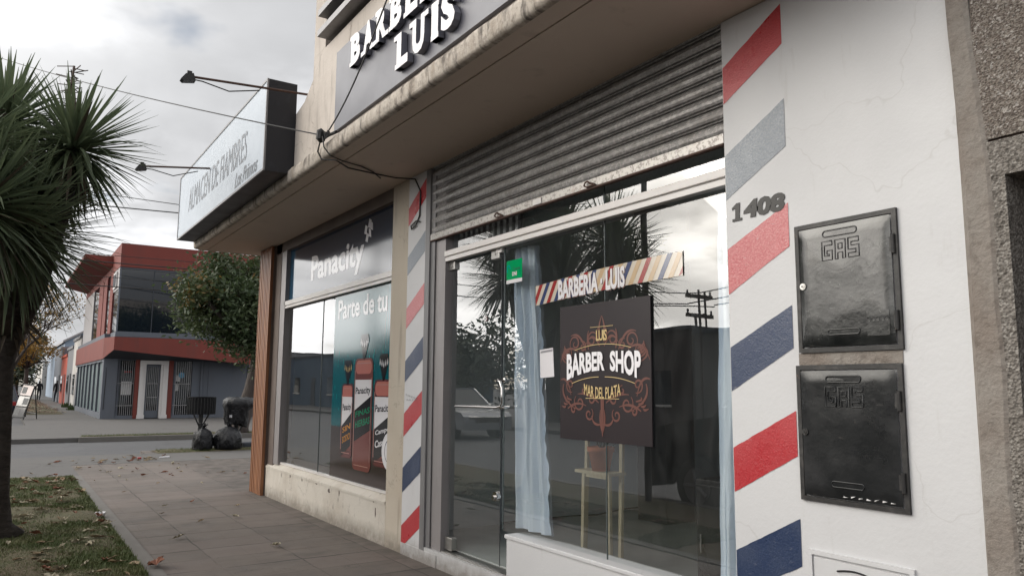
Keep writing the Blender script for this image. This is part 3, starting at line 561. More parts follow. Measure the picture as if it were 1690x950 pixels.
mb = MB(); mb.box(D-.003, 3.12, 5.945, 5.955, .10, 3.37); mb.box(D-.003, D+.006, 5.956, 6.028, .10, 3.37); mb.box(D+.006, 3.12, 6.018, 6.0285, .10, 3.37); mb.box(D+.012, D+.02, 5.87, 5.944, .13, 3.3)
part('shutter_guide', mb, 'guide', shop)
# interior pillar
mb = MB(); mb.box(5.45, 5.85, 5.55, 5.95, .15, 3.3); part('inner_pillar', mb, 'pillarm', shop)
mb = MB(); mb.box(7.2, 7.3, 1.6, 6.4, .15, 3.3); part('back_wall', mb, 'intwall', shop)

# ---- stone-faced neighbour
nb = thing('neighbour_building', 'brown pebble dash neighbouring house front with a dark doorway at the right edge', 'building', (3.3, 0, 0))
mb = MB(); mb.box(D-.02, 3.6, -4, 1.385, 2.385, 8); mb.box(D-.02, 3.6, -4, .2, 0, 2.375); part('dash_wall', mb, 'stone', nb)
mb = MB(); mb.box(D-.021, 3.6, 1.305, 1.384, 0, 2.239); mb.box(D-.0215, 3.6, .2, 1.384, 2.24, 2.375); mb.box(D-.0215, 3.6, .2, .3, 0, 2.239); part('door_surround', mb, 'stonefin', nb)
mb = MB(); mb.box(D-.005, 3.6, .201, 1.384, 2.3755, 2.384); part('lintel_groove', mb, 'rust', nb)
# ragged mortar joint between the two fronts
mb = MB(); k = 60; zs = [i*.135 for i in range(k)]
for z in zs:
    a = 1.462+.007*math.sin(z*2.1)+(.022 if z > 2.3 else 0)*min(1, (z-2.3)/.5 if z > 2.3 else 0); b = 1.355+.014*mnoise.noise(Vector((z*3, 0, 0)))+(.04*min(1, (z-2.3)/.6) if z > 2.3 else 0)
    mb.v += [(D+.004, 1.475, z), (D-.026, a-.012, z), (D-.028, b+.012, z), (D-.018, b-.006, z)]
for i in range(k-1):
    for j in range(3): mb.f.append((i*4+j, i*4+j+1, i*4+j+5, i*4+j+4)); mb.m.append(0)
part('mortar_joint', mb, 'mortar', nb)
mb = MB(); mb.box(3.5, 3.56, .301, 1.304, 0, 2.239); part('front_door', mb, 'dark', nb)
# ================================================================ signs, posters, things of the shop
# BARBERIA LUIS sign: slate panel with raised slab letters
sg = thing('shop_sign', 'slate grey shop sign with raised white slab letters above the canopy', 'sign', (2.19, 4.4, 3.55))
mb = MB(); mb.box(2.168, 2.199, 2.75, 6.03, 3.56, 4.255); part('sign_panel', mb, 'sign', sg)
SER = {'B': [(0, 0, 'l'), (0, 1, 'l')], 'A': [(0, 0, 'c'), (1, 0, 'c')], 'R': [(0, 0, 'l'), (0, 1, 'l'), (1, 0, 'r')], 'E': [(0, 0, 'l'), (0, 1, 'l')], 'I': [(.5, 0, 'c'), (.5, 1, 'c')], 'L': [(0, 0, 'l'), (0, 1, 'c')], 'U': [(0, 1, 'c'), (1, 1, 'c')], 'S': []}
def slab(ch, yl, w, z0, z1):
    t = text_mb(ch, 2.118, yl, yl-w, z0, z1, bold=.055 if ch != 'I' else .05, thick=.045)
    for i, (a, b, s) in enumerate(SER[ch]):
        yc = yl-a*w; zc = z0+b*(z1-z0); h = .036; sw = .045
        if s == 'l': ya, yb = yc+.026, yc-.05
        elif s == 'r': ya, yb = yc+.03, yc-.026
        else: ya, yb = yc+sw+.006, yc-sw+(-.006)
        if ch == 'A': ya, yb = yc+.04, yc-.04
        e = MB(); zl, zh = (zc-.0, zc+h) if b == 0 else (zc-h, zc+.0)
        x0, x1 = 2.1188+i*.0003, 2.1625
        e.box(x0, x1, yb, ya, zl, zh, 1); e.m[0] = 0; t = merge(t, e)
    return part('letter', t, ['letter', 'letters'], sg)
yy = 5.57
for ch in 'BARBERIA':
    w = .09 if ch == 'I' else .185
    slab(ch, yy-(.035 if ch == 'I' else 0), w, 3.955, 4.205); yy -= (.165 if ch == 'I' else .248)
yy = 4.70
for ch in 'LUIS':
    w = .09 if ch == 'I' else .175
    slab(ch, yy-(.03 if ch == 'I' else 0), w, 3.625, 3.875); yy -= (.16 if ch == 'I' else .245)
# delicatessen lightbox
bx = thing('lightbox_sign', 'long navy box sign with weathered pale face over the left end of the canopy', 'sign', (2.05, 9.4, 3.45))
mb = MB(); mb.box(1.925, 2.199, 7.19, 11.5, 3.47, 4.37); part('sign_case', mb, 'boxside', bx)
mb = MB(); mb.box(1.915, 1.924, 7.21, 11.48, 3.49, 4.35); fc = part('sign_face', mb, 'boxface', bx)
mb = MB()
for a in ((7.188, 11.502, 3.468, 3.49), (7.188, 11.502, 4.35, 4.372), (7.188, 7.21, 3.49, 4.35), (11.48, 11.502, 3.49, 4.35)): mb.box(1.908, 1.9245, *a)
part('sign_trim', mb, 'guide', bx)
part('sign_lettering', text_mb('ALMACEN DE FIAMBRES', 1.9125, 10.80, 7.86, 3.74, 4.05, bold=.0, space=1.0), 'boxtext', fc)
part('sign_script', text_mb('Los Primos', 1.9125, 8.30, 7.42, 3.52, 3.68, bold=.01, shear=.35, space=.9), 'boxtext', fc)
# floodlights on arms
def lamp(y, z0, z1, xo, lab):
    t = thing('sign_floodlight', lab, 'sign lamp', (2.2, y, z0), group='floodlights over the box sign')
    mb = MB(); mb.tube([(2.26, y, z0), (xo, y, z1)], .011, 6); part('arm', mb, 'rust', t)
    mb = MB(); mb.tube([(xo+.62, y, z0*.42+z1*.58-.02), (xo+.35, y, z1-.06), (xo+.12, y, z1-.02), (xo+.02, y, z1-.02)], .006, 5); part('wire', mb, 'cable', t)
    mb = MB(); h = [(xo-.03, y+.05, z1+.01), (xo+.05, y+.05, z1+.03), (xo+.075, y+.05, z1-.05), (xo-.05, y+.05, z1-.075), (xo-.075, y+.05, z1-.055)]
    mb.prism([(xo+(a-xo)*.8, b-.01, z1+(c-z1)*.8) for a, b, c in h], (0, -.08, 0)); mb.box(xo-.01, xo+.03, y-.02, y+.02, z1+.01, z1+.045); part('lamp_head', mb, 'black', t)
lamp(6.95, 4.20, 4.13, 1.16, 'small dark floodlight on a long arm above the near end of the box sign')
lamp(9.6, 4.10, 3.96, 1.16, 'small dark floodlight on an arm over the middle of the box sign')
# gas cabinets
def gas(y0, y1, z0, z1, m, lab, plate, txt_z):
    t = thing('gas_cabinet', lab, 'gas cabinet', (D, (y0+y1)/2, z0), group='gas meter cabinets in the white wall')
    x = D-.014; f = .020
    mb = MB()
    for a in ((y0, y1, z0, z0+f), (y0, y1, z1-f, z1), (y0, y0+f, z0+f, z1-f), (y1-f, y1, z0+f, z1-f)): mb.box(x, D+.02, *a)
    part('cabinet_frame', mb, 'gasf', t)
    # pressed door sheet with dished field
    g = f+.005; ya, yb, za, zb = y0+g, y1-g, z0+g, z1-g
    NX, NZ = 26, 30; mb = MB()
    for j in range(NZ+1):
        for i in range(NX+1):
            a = i/NX; b = j/NZ; e = min(a, 1-a, b, 1-b); d = .006*min(1, e/.07)
            w = .0016*mnoise.noise(Vector((a*4, b*4, z0)))
            mb.v.append((x-.002-d+w, ya+(yb-ya)*a, za+(zb-za)*b))
    for j in range(NZ):
        for i in range(NX): q = j*(NX+1)+i; mb.f.append((q, q+1, q+NX+2, q+NX+1)); mb.m.append(0)
    d = part('cabinet_door', mb, m, t, smooth=True); xf = x-.0085
    yc = (y0+y1)/2+.01
    def slot(zc, hw, hh):
        mb = MB(); pts = []
        for k in range(24):
            a = 2*math.pi*k/24; cx_ = (hw-hh) if math.cos(a) > 0 else -(hw-hh); pts.append((xf, yc+cx_+hh*math.cos(a), zc+hh*math.sin(a)))
        pts.append(pts[0]); mb.tube(pts, .0032, 6, cap=False)
        mb.poly([(xf+.001, p[1], p[2]) for p in pts[:-1]]); return part('vent_slot', mb, m, d, smooth=True)
    slot(z1-.062, .082, .014); slot(z0+.085, .075, .012)
    # embossed GAS: outlined block letters
    H = .085; Wd = .05; zt = z1-.095; L = {
        'G': [(1, .78, 0), (1, 1, 0), (0, 1, 0), (0, 0, 0), (1, 0, 0), (1, .5, 0), (.5, .5, 0), (.5, .3, 0), (.72, .3, 0), (.72, .22, 0), (.25, .22, 0), (.25, .78, 0), (1, .78, 0)],
        'A': [(0, 0, 0), (0, 1, 0), (1, 1, 0), (1, 0, 0), (.74, 0, 0), (.74, .33, 0), (.26, .33, 0), (.26, 0, 0), (0, 0, 0)],
        'S': [(0, 0, 0), (0, .22, 0), (.72, .22, 0), (.72, .4, 0), (0, .4, 0), (0, 1, 0), (1, 1, 0), (1, .78, 0), (.28, .78, 0), (.28, .6, 0), (1, .6, 0), (1, 0, 0), (0, 0, 0)]}
    mb = MB()
    for i, ch in enumerate('GAS'):
        yl = yc+.088-i*.064; mb.tube([(xf-.0005, yl-p[0]*Wd, zt-H+p[1]*H) for p in L[ch]], .0030, 6, cap=False)
        if ch == 'A': mb.tube([(xf-.0005, yl-p[0]*Wd, zt-H+p[1]*H) for p in ((.3, .52), (.3, .8), (.7, .8), (.7, .52), (.3, .52))], .0026, 6, cap=False)
    part('embossed_letters', mb, m, d, smooth=True)
    mb = MB(); mb.tube([(xf+.003, y1-.042, z0+.30), (xf-.004, y1-.042, z0+.30)], .015, 18, smooth=False); mb.tube([(xf-.004, y1-.042, z0+.30), (xf-.007, y1-.042, z0+.30)], .009, 14); mb.tube([(xf-.007, y1-.042, z0+.30), (xf-.0085, y1-.042, z0+.30)], .004, 8, m=1)
    part('lock', mb, ['steel' if plate else 'gasf', 'black'], d)
    for zc in (z0+.12, z1-.15):
        mb = MB(); mb.tube([(x-.006, y0+.016, zc-.04), (x-.006, y0+.016, zc+.04)], .008, 8); mb.box(x-.004, x, y0+.016, y0+.036, zc-.03, zc+.03); part('hinge', mb, 'gasf', t)
    if plate:
        mb = MB(); mb.box(xf-.001, xf+.002, y0+.045, y0+.145, z0+.06, z0+.165)
        for k in range(5):
            a0 = y0+.055+k*.02; mb.tube([(xf-.001, a0+.008*math.cos(q*.8), z0+.13+.008*math.sin(q*.8)) for q in range(7)], .0015, 5)
        for k in range(4): mb.box(xf-.002, xf-.0005, y0+.055, y0+.135-.012*(k % 2), z0+.072+k*.011, z0+.076+k*.011)
        part('maker_plate', mb, m, d)
    else:
        mb = MB()
        for k in range(7): a0 = y0+.05+k*.035; mb.poly([(xf-.0015, a0, z0+.036+.004*(k % 3)), (xf-.0015, a0+.022, z0+.034), (xf-.0015, a0+.02, z0+.039+.003*(k % 2))])
        part('chipped_paint', mb, 'paper', d)
gas(1.731, 2.221, 1.615, 2.20, 'gas', 'upper glossy black gas cabinet with steel lock and maker plate', True, 2.1)
gas(1.742, 2.241, .964, 1.558, 'gas2', 'lower dull black gas cabinet with chipped paint along its bottom edge', False, 1.45)
mb = MB(); mb.box(D-.004, D+.01, 1.74, 2.23, 1.560, 1.613); part('rough_ledge', mb, 'mortar', shop)
# white painted hatch at the bottom
t = thing('meter_hatch', 'white painted metal hatch low in the wall, mostly below the frame', 'hatch', (D, 1.98, .2))
mb = MB()
for a in ((1.74, 2.22, .735, .755), (2.20, 2.22, .2, .735), (1.74, 1.76, .2, .735), (1.76, 2.2, .2, .22)): mb.box(D-.012, D+.003, *a)
part('hatch_frame', mb, 'white', t)
mb = MB(); mb.box(D-.006, D+.002, 1.765, 2.195, .225, .725, bev=.002); hd = part('hatch_door', mb, 'white', t)
mb = MB(); mb.tube([(D-.009, 2.08-.02*k, .685+.012*math.sin(math.pi*k/8)) for k in range(9)], .004, 6); part('slot', mb, 'black', hd)
# paint over-spill round cabinets: hairline crack etc. left to material
# banner on the glass
bn = thing('window_banner', 'diagonally striped red, blue and cream banner with white lettering across the glass', 'banner', (3.12, 3.7, 2.05))
x = 3.124; y0, y1 = 4.445, 3.02
def bz(y): a = (y0-y)/(y0-y1); return 2.025+.05*a+.012*math.sin(a*math.pi), 2.165+.05*a+.012*math.sin(a*math.pi)
mb = MB(); n = 60
for i in range(n):
    a = y0+(y1-y0)*i/n; b = y0+(y1-y0)*(i+1)/n; (p, q), (r_, s) = bz(a), bz(b); mb.quad((x, a, p), (x, b, r_), (x, b, s), (x, a, q))
part('banner_sheet', mb, 'b_cream', bn)
mb = MB(); pal = [1, 0, 2, 0]; k = 0; yy = y0+.12
while yy > y1-.02:
    w = .042; sl = .085
    pts = []
    lo0, hi0 = yy, yy-sl
    q = [(lo0, 0), (lo0-w, 0), (hi0-w, 1), (hi0, 1)]
    out = []
    for (a, b) in q:
        a_ = min(y0, max(y1, a)); z0, z1 = bz(a_); 
        bb = b if a_ == a else (b+(abs(a-a_)/sl if b == 0 else -abs(a-a_)/sl)); out.append((x-.001, a_, z0+(z1-z0)*min(1, max(0, bb))))
    if abs(out[0][1]-out[1][1])+abs(out[2][1]-out[3][1]) > .01: mb.poly(out, (k % 2) if yy > 3.95 else (0, 2, 1, 2)[k % 4])
    yy -= .084; k += 1
part('banner_stripes', mb, ['b_blue', 'b_red', 'b_tan'], bn)
def arcw(a, b): return a, b
part('banner_lettering', text_mb('BARBERIA · LUIS', x-.002, 4.175, 3.50, 2.045, 2.185, bold=.04, warp=lambda a, b: (a, b*.95+.14*a-.02)), 'p_white', bn)
part('lettering_shadow', text_mb('BARBERIA · LUIS', x-.0014, 4.168, 3.493, 2.039, 2.179, bold=.045, warp=lambda a, b: (a, b*.95+.14*a-.02)), 'p_shadow', bn)
# barber shop poster
ps = thing('barber_poster', 'black barber shop poster with rust scrollwork and white arched lettering on the shop glass', 'poster', (3.12, 3.8, 1.11))
PX = 3.116; yc, zc = 3.71, 1.555
mb = MB(); mb.box(PX, PX+.008, 3.275, 4.145, 1.121, 1.988); sh_ = part('poster_sheet', mb, 'posterbg', ps)
def P2(u, v): return (yc-u*.435, zc+v*.432)       # u,v in -1..1
scroll = MB(); lay = [0]
def rib(pts, w, m=0):
    global scroll
    lay[0] += 1; n = len(pts); ws = [w*(.35+.65*math.sin(math.pi*min(1, (i+.6)/n*1.1))) for i in range(n)]
    scroll = merge(scroll, ribbon([P2(*p) for p in pts], ws, PX-.0012-.00004*lay[0], m))
def spiral(cx_, cy_, r, turns, a0, sgn): return [(cx_+r*(1-i/26*.85)*math.cos(a0+sgn*turns*2*math.pi*i/26), cy_+r*(1-i/26*.85)*math.sin(a0+sgn*turns*2*math.pi*i/26)) for i in range(27)]
def curve(p0, p1, p2, n=14): return [((1-t)**2*p0[0]+2*t*(1-t)*p1[0]+t*t*p2[0], (1-t)**2*p0[1]+2*t*(1-t)*p1[1]+t*t*p2[1]) for t in [i/n for i in range(n+1)]]
for s in (1, -1):
    for (cx_, cy_, r, tu, a0, sg_) in ((.22, .46, .13, 1.2, 2.8, -1), (.62, .42, .13, 1.3, -.5, 1), (.44, .37, .09, 1.2, 1, 1), (.78, .28, .08, 1.1, 2.2, 1), (.52, -.46, .13, 1.3, .9, -1), (.30, -.62, .10, 1.3, 2.2, 1), (.74, -.2, .11, 1.2, -2, 1), (.25, -.40, .11, 1.1, .5, 1), (.66, -.56, .07, 1.2, 2.4, -1), (.42, -.27, .07, 1.1, 1.4, 1)):
        rib([(s*a, b) for a, b in spiral(cx_, cy_, r, tu, a0, sg_)], .0135)
    for c3 in (((.05, .36), (.2, .62), (.36, .40)), ((.36, .3), (.5, .62), (.72, .54)), ((.55, .3), (.85, .45), (.98, .14)), ((.9, .30), (1.0, .2), (.8, .12)), ((.98, -.12), (.8, -.05), (.72, -.35)), ((.9, -.18), (1.0, -.4), (.60, -.55)), ((.8, -.55), (.6, -.42), (.36, -.5)), ((.08, -.45), (.3, -.3), (.56, -.33)), ((.0, -.88), (.07, -.70), (.04, -.55)), ((.02, -.75), (.2, -.8), (.24, -.64)), ((.3, .32), (.34, .5), (.3, .6)), ((.02, .52), (.1, .6), (.0, .8)), ((.04, .42), (.16, .52), (.07, .64))):
        rib([(s*a, b) for a, b in curve(*c3)], .016)
    rib([(s*.02, -.36), (s*.01, -.6), (0.0, -.92)], .018)
for s in (1, -1):
    for k in range(4): rib([(s*a, b) for a, b in curve((.70+.05*k, -.42-.03*k), (.86, -.40-.05*k), (.80+.05*k, -.36-.05*k), 6)], .014)
    for k in range(4): rib([(s*a, b) for a, b in curve((.80-.02*k, .18+.04*k), (.90, .22+.04*k), (.93-.02*k, .28+.04*k), 6)], .014)
part('scrollwork', scroll, 'q_rust', sh_)
def arch(a, b, k=.35): d = (2*a-1); return a, b*(.72+.28*d*d)+(.0-.0)-k*(d*d)+.2
part('poster_title', merge(*[text_mb('BARBER  SHOP', PX-.006, yc+.355, yc-.355, zc-.035, zc+.112, bold=.04, space=1.0, warp=lambda a, b: (a, b*(.82+.38*(2*a-1)**2)-.42*(2*a-1)**2+.26))]), 'q_white', sh_)
mb = MB(); mb.poly([(PX-.0062, yc+.024, zc+.085), (PX-.0062, yc+.006, zc+.064), (PX-.0062, yc-.012, zc+.085), (PX-.0062, yc+.006, zc+.106)]); part('diamond', mb, 'q_white', sh_)
part('poster_name', text_mb('LUIS', PX-.006, yc+.052, yc-.052, zc+.190, zc+.258, bold=.02, space=.85), 'q_gold', sh_)
part('poster_town', text_mb('MAR DEL PLATA', PX-.006, yc+.175, yc-.175, zc-.155, zc-.085, bold=.015, warp=lambda a, b: (a, b+.35*(1-(2*a-1)**2)*-1+.15)), 'q_gold', sh_)
mb = MB()
def arc(hw, z_m, sag, w): return ribbon([(yc-hw*t, z_m-sag*t*t) for t in [i/12-1 for i in range(25)]], w, PX-.0058)
for mb in [arc(.27, zc+.168, .03, .004), arc(.11, zc+.278, .0, .003), arc(.16, zc-.168, -.0, .0035)]+[ribbon([(yc-s*(.03+.27*t), zc-.035-.04*t*t) for t in [i/10 for i in range(11)]], .0042, PX-.0058) for s in (1, -1)]: part('gold_line', mb, 'q_gold', sh_)
# stickers
st = thing('green_sticker', 'small bright green payment sticker at the top corner of the glass beside the door', 'sticker', (3.125, 4.72, 2.23))
mb = MB(); mb.box(3.1255, 3.127, 4.62, 4.83, 2.25, 2.395); mb.m = [0]*6; mb.box(3.1256, 3.127, 4.62, 4.83, 2.222, 2.2498, 1); part('sticker_sheet', mb, ['p_green', 'p_white'], st)
mb = merge(text_mb('Cuenta', 3.1245, 4.745, 4.645, 2.315, 2.34, bold=.03), text_mb('DNI', 3.1245, 4.75, 4.69, 2.275, 2.305, bold=.04, m=1)); part('sticker_text', mb, ['p_dkgreen', 'p_white'], st)
mb = ribbon([(4.80-.02*math.cos(k*.5), 2.33+.03*math.sin(k*.5)) for k in range(9)], .012, 3.1244); part('sticker_mark', mb, 'p_tealg', st)
mb = MB(); mb.quad((3.1255, 4.385, 1.517), (3.1255, 4.225, 1.525), (3.1255, 4.240, 1.722), (3.1255, 4.395, 1.712)); mb.m = [0]
mb.quad((3.1248, 4.383, 1.688), (3.1248, 4.245, 1.697), (3.1248, 4.247, 1.712), (3.1248, 4.385, 1.702), 1)
solo('paper_notice', mb, ['p_white', 'p_grey'], 'small blank white paper notice stuck on the glass left of the black poster', 'notice')
# curtains
def curtain(y0, y1, yb0, yb1, z0, z1, x, lab, fold=11, gather=None):
    nx, nz = 110, 120; mb = MB()
    for j in range(nz+1):
        b = j/nz; z = z1+(z0-z1)*b
        for i in range(nx+1):
            a = i/nx; t = b**1.3
            yl = y0+(yb0-y0)*t; yr = y1+(yb1-y1)*(t)
            yy = yl+(yr-yl)*a+.01*math.sin(a*20+b*3)
            mb.v.append((x+.028*math.sin(a*fold*2+.7*math.sin(b*2+a*5))+.012*math.sin(a*fold*4.3+b)+.03*math.sin(b*4)*a*.4+.016*mnoise.noise(Vector((a*14, b*7, x)))+(.02*mnoise.noise(Vector((b*28, 2, x))) if a > .93 else 0)*(a-.93)/.07, yy+(.010*mnoise.noise(Vector((b*22, 7, x))) if a > .9 else 0), z))
    for j in range(nz):
        for i in range(nx): q = j*(nx+1)+i; mb.f.append((q, q+1, q+nx+2, q+nx+1)); mb.m.append(0)
    return solo('curtain', mb, 'curtain', lab, 'curtain', group='pale blue curtains in the barber window', smooth=True)
curtain(4.90, 4.60, 4.90, 4.38, .44, 2.50, 3.24, 'pale blue curtain gathered beside the glass door, widening to its foot', 11)
curtain(2.83, 2.64, 2.90, 2.62, .42, 2.50, 3.20, 'narrow pale blue curtain at the right end of the window by the striped wall', 6)
# plant stand, pot, plant
stn = thing('plant_stand', 'tall pale pine plant stand on four thin legs inside the window', 'plant stand', (4.02, 4.80, .15))
def leg(x0, y0, x1, y1, zt): mb = MB(); mb.prism([(x0-.013, y0-.017, .15), (x0+.013, y0-.017, .15), (x0+.013, y0+.017, .15), (x0-.013, y0+.017, .15)], (x1-x0, y1-y0, zt-.15)); return mb
for a in ((4.10, 5.12, 4.10, 5.07, 1.18), (3.97, 4.65, 3.97, 4.66, .775), (4.11, 4.69, 4.11, 4.66, 1.10), (3.97, 4.98, 3.97, 4.96, .775)): part('leg', leg(*a), 'pine', stn)
mb = MB(); mb.box(3.95, 4.13, 4.64, 5.06, .776, .80); mb.box(3.962, 3.98, 4.69, 4.93, .75, .7755); part('shelf', mb, 'pine', stn)
pt = thing('potted_plant', 'small leafy plant in a terracotta pot on the pine stand', 'potted plant', (4.035, 4.83, .80))
mb = MB(); mb.lathe([(0, 0), (.070, 0), (.098, .145), (.108, .147), (.110, .185), (.100, .187), (.092, .16), (0, .155)], (4.035, 4.83, .802), 32); part('pot', mb, 'terra', pt, smooth=True)
mb = MB(); random.seed(3)
for k in range(26):
    a = random.uniform(0, 6.28); r = random.uniform(.03, .12); h = random.uniform(.03, .22); c = Vector((4.035+r*math.cos(a), 4.83+r*math.sin(a), .965+h)); d = Vector((math.cos(a), math.sin(a), .4))*.035; s = Vector((-math.sin(a), math.cos(a), 0))*.014
    mb.quad(c-d, c+s, c+d, c-s); mb.tube([(4.035, 4.83, .955), tuple(c)], .002, 4)
part('foliage', mb, 'leafdk', pt)
# black cabinet inside
cb_ = thing('black_cabinet', 'low black cabinet behind the glass beside the right hand curtain', 'cabinet', (3.7, 3.1, .15))
mb = MB(); mb.box(3.46, 3.9, 2.75, 3.28, .17, .93, bev=.008); part('cabinet_body', mb, 'black', cb_)
mb = MB(); mb.box(3.44, 3.458, 2.77, 3.26, .2, .9, bev=.004); cd = part('cabinet_door', mb, 'gas2', cb_)
mb = MB(); mb.tube([(3.43, 3.22, .52), (3.43, 3.22, .62)], .006, 6); part('handle', mb, 'steel', cd)
mb = MB(); mb.tube([(4.1, 6.38, .17), (4.9, 6.36, .17), (5.2, 6.30, .165), (5.6, 6.37, .18), (6.6, 6.38, .18)], .008, 6); solo('floor_cord', mb, 'cable', 'thin black cord lying along the foot of the inner side wall', 'cord')
# posters in the left window (glossy vinyl on the glass)
vb = thing('ham_poster', 'teal and brown window poster of three packed hams in the left shop window', 'poster', (3.1225, 7.6, .46))
mb = MB(); mb.box(3.1225, 3.1275, 6.7, 8.42, 1.02, 2.46); mb.box(3.1227, 3.1275, 6.7, 8.42, .46, 1.0195, 1)
vs = part('poster_sheet', mb, ['p_teal', 'p_brown'], vb)
mb = MB(); random.seed(11)
for k in range(60):
    a = random.uniform(7.0, 8.4); b = random.uniform(1.05, 1.8); l = random.uniform(.02, .07); mb.quad((3.1215, a, b), (3.1215, a-.006, b), (3.1215, a-.006, b+l), (3.1215, a, b+l))
part('rain_marks', mb, 'p_tealg', vs)
def ham(yl, yr, z0, z1, X, m_main, brand_z, cap_z, tcol, l1, l2, cap=True):
    def rr_(a0, a1, b0, b1, r, x):
        pts = []
        for (cy_, cz_, s) in ((a1+r, b0+r, 180), (a0-r, b0+r, 270), (a0-r, b1-r, 0), (a1+r, b1-r, 90)):
            for q in range(6): an = math.radians(s+q*18); pts.append((x, cy_+r*math.cos(an), cz_+r*math.sin(an)))
        return pts
    w = yl-yr; hm = part('ham_print', (lambda m: (m.poly(rr_(yl, yr, z0, z1, w*.16, X)), m)[1])(MB()), m_main, vs)
    mb = MB(); mb.poly(rr_(yl-.02, yr+.02, z0+.08, z0+.28, w*.1, X-.0006)); mb.poly(rr_(yl-.03, yr+.03, z1-.16, z1-.02, w*.14, X-.0006), 1); part('ham_shade', mb, ['p_ham', 'p_haml'], hm)
    for (a_, b_, c_, d_) in ((yl-.018, yl-.030, z0+.08, z1-.12), (yr+.030, yr+.022, z0+.1, z1-.2), (yl-.06, yr+.05, z1-.055, z1-.045), (yl-.05, yr+.06, z0+.045, z0+.052)): h_ = MB(); h_.poly([(X-.0024, a_, c_), (X-.0024, b_, c_), (X-.0024, b_, d_), (X-.0024, a_, d_)]); part('film_highlight', h_, 'p_hamx', hm)
    mb = MB(); mb.poly([(X-.0012, yl-.02, brand_z-.10), (X-.0012, yr+.02, brand_z+.06), (X-.0012, yr+.02, brand_z+.22), (X-.0012, yl-.02, brand_z+.22)])
    mb.poly([(X-.0012, yl-.02, brand_z-.42), (X-.0012, yr+.02, brand_z-.28), (X-.0012, yr+.02, brand_z+.058), (X-.0012, yl-.02, brand_z-.102)], 1); part('ham_label', mb, ['p_white', 'p_black'], hm)
    part('brand_print', text_mb('Panacity', X-.0018, yl-.045, yr+.045, brand_z+.05, brand_z+.14, bold=.02, warp=lambda a, b: (a, b+.15*a)), 'p_black', hm)
    part('flavour_print', merge(text_mb(l1, X-.0018, yl-.06, yr+.05, brand_z-.17, brand_z-.11, bold=.02, warp=lambda a, b: (a, b+1.0*a)), text_mb(l2, X-.0019, yl-.06, yr+.05, brand_z-.28, brand_z-.21, bold=.02, warp=lambda a, b: (a, b+.9*a))), tcol, hm)
    if cap:
        c = (yl+yr)/2; mb = MB(); mb.poly([(X, c+.018, z1-.01), (X, c-.018, z1-.01), (X, c-.115, z1+.19), (X, c-.09, z1+.25), (X, c+.09, z1+.25), (X, c+.115, z1+.19)])
        for q in range(5): a = c+.09-.045*q; b_ = z1+.14+.012*abs(q-2); mb.poly([(X-.0006, a+.012, b_), (X-.0006, a, b_-.03), (X-.0006, a-.012, b_), (X-.0006, a, b_+.045)], 1)
        part('bag_knot', mb, ['p_black', 'p_gold' if tcol == 'p_orange' else 'p_white'], hm)
ham(8.12, 7.79, .70, 1.48, 3.1195, 'p_hamd', 1.12, 0, 'p_orange', 'SIN', 'SODIO')
ham(7.24, 6.80, .68, 1.52, 3.1190, 'p_hamd', 1.13, 0, 'p_white', 'Campo', 'Casero')
ham(7.76, 7.28, .60, 1.74, 3.1180, 'p_ham', 1.30, 0, 'p_greend', 'FINAS', 'HIERBAS')
mb = MB(); c = (6.83, .84)
for r1, m, xo in ((.18, 0, 0), (.115, 1, -.0004), (.105, 0, -.0008)): mb.poly([(3.1155+xo, c[0]+r1*math.cos(k*math.pi/16), c[1]+r1*math.sin(k*math.pi/16)) for k in range(32)], m)
part('round_seal', mb, ['p_white', 'p_navy'], vs)
part('poster_headline', text_mb('Parte de tu casa', 3.1205, 8.31, 6.38, 2.19, 2.41, bold=.02, space=1), 'p_white', vs)
vt = thing('brand_banner', 'dark navy window banner with a white brand name and wheat mark above the transom', 'banner', (3.1225, 8.4, 2.57))
mb = MB(); mb.box(3.1225, 3.1275, 6.7, 9.95, 2.56, 3.27); mb.box(3.1227, 3.1275, 9.951, 10.2, 2.56, 3.27, 1); vu = part('banner_sheet', mb, ['p_navy', 'p_navyblue'], vt)
part('brand_lettering', text_mb('Panacity', 3.1210, 9.30, 7.62, 2.65, 3.05, bold=.03, space=1.0), 'p_white', vu)
mb = MB()
for k, (a, b) in enumerate(((7.56, 2.98), (7.47, 3.02), (7.60, 3.07), (7.43, 3.09), (7.50, 3.1225))): s = -1 if k % 2 else 1; mb.poly([(3.1210, a+.035, b), (3.1210, a-.03, b-.02), (3.1210, a-.04-.02*s, b+.06), (3.1210, a+.02-.02*s, b+.09)])
part('wheat_mark', mb, 'p_white', vu)
# cables
def cable(name, pts, r, lab, m='cable', cat='cable'): mb = MB(); mb.tube(pts, r, 6); return solo(name, mb, m, lab, cat)
def sag(a, b, s, n=16): a = Vector(a); b = Vector(b); return [tuple(a.lerp(b, i/n)-Vector((0, 0, s*4*(i/n)*(1-i/n)))) for i in range(n+1)]
ins = MB(); ins.tube([(2.11, 6.14, 3.495), (2.09, 6.13, 3.52), (2.09, 6.12, 3.575), (2.10, 6.11, 3.59)], [.026, .040, .038, .02], 9); ins.tube([(2.12, 6.10, 3.53), (2.14, 5.90, 3.52)], .014, 6)
for k in range(4): ins.tube([(2.11, 6.0+.03*k, 3.50), (2.10, 5.99+.04*k, 3.55), (2.12, 6.0+.02*k, 3.54)], .008, 5)
solo('wire_insulator', ins, 'cable', 'small black insulator knot clamped on the canopy edge', 'insulator')
cable('service_cable', sag((-1.22, 17.6, 7.93), (2.10, 6.14, 3.55), .10), .006, 'thin black service cable running across the sky to the canopy edge')
cable('sign_cable', sag((2.09, 5.95, 3.53), (2.08, 5.08, 3.96), .05)+[(2.10, 4.6, 4.4), (2.12, 4.4, 4.9)], .006, 'thin black cable hanging slack in front of the raised letters')
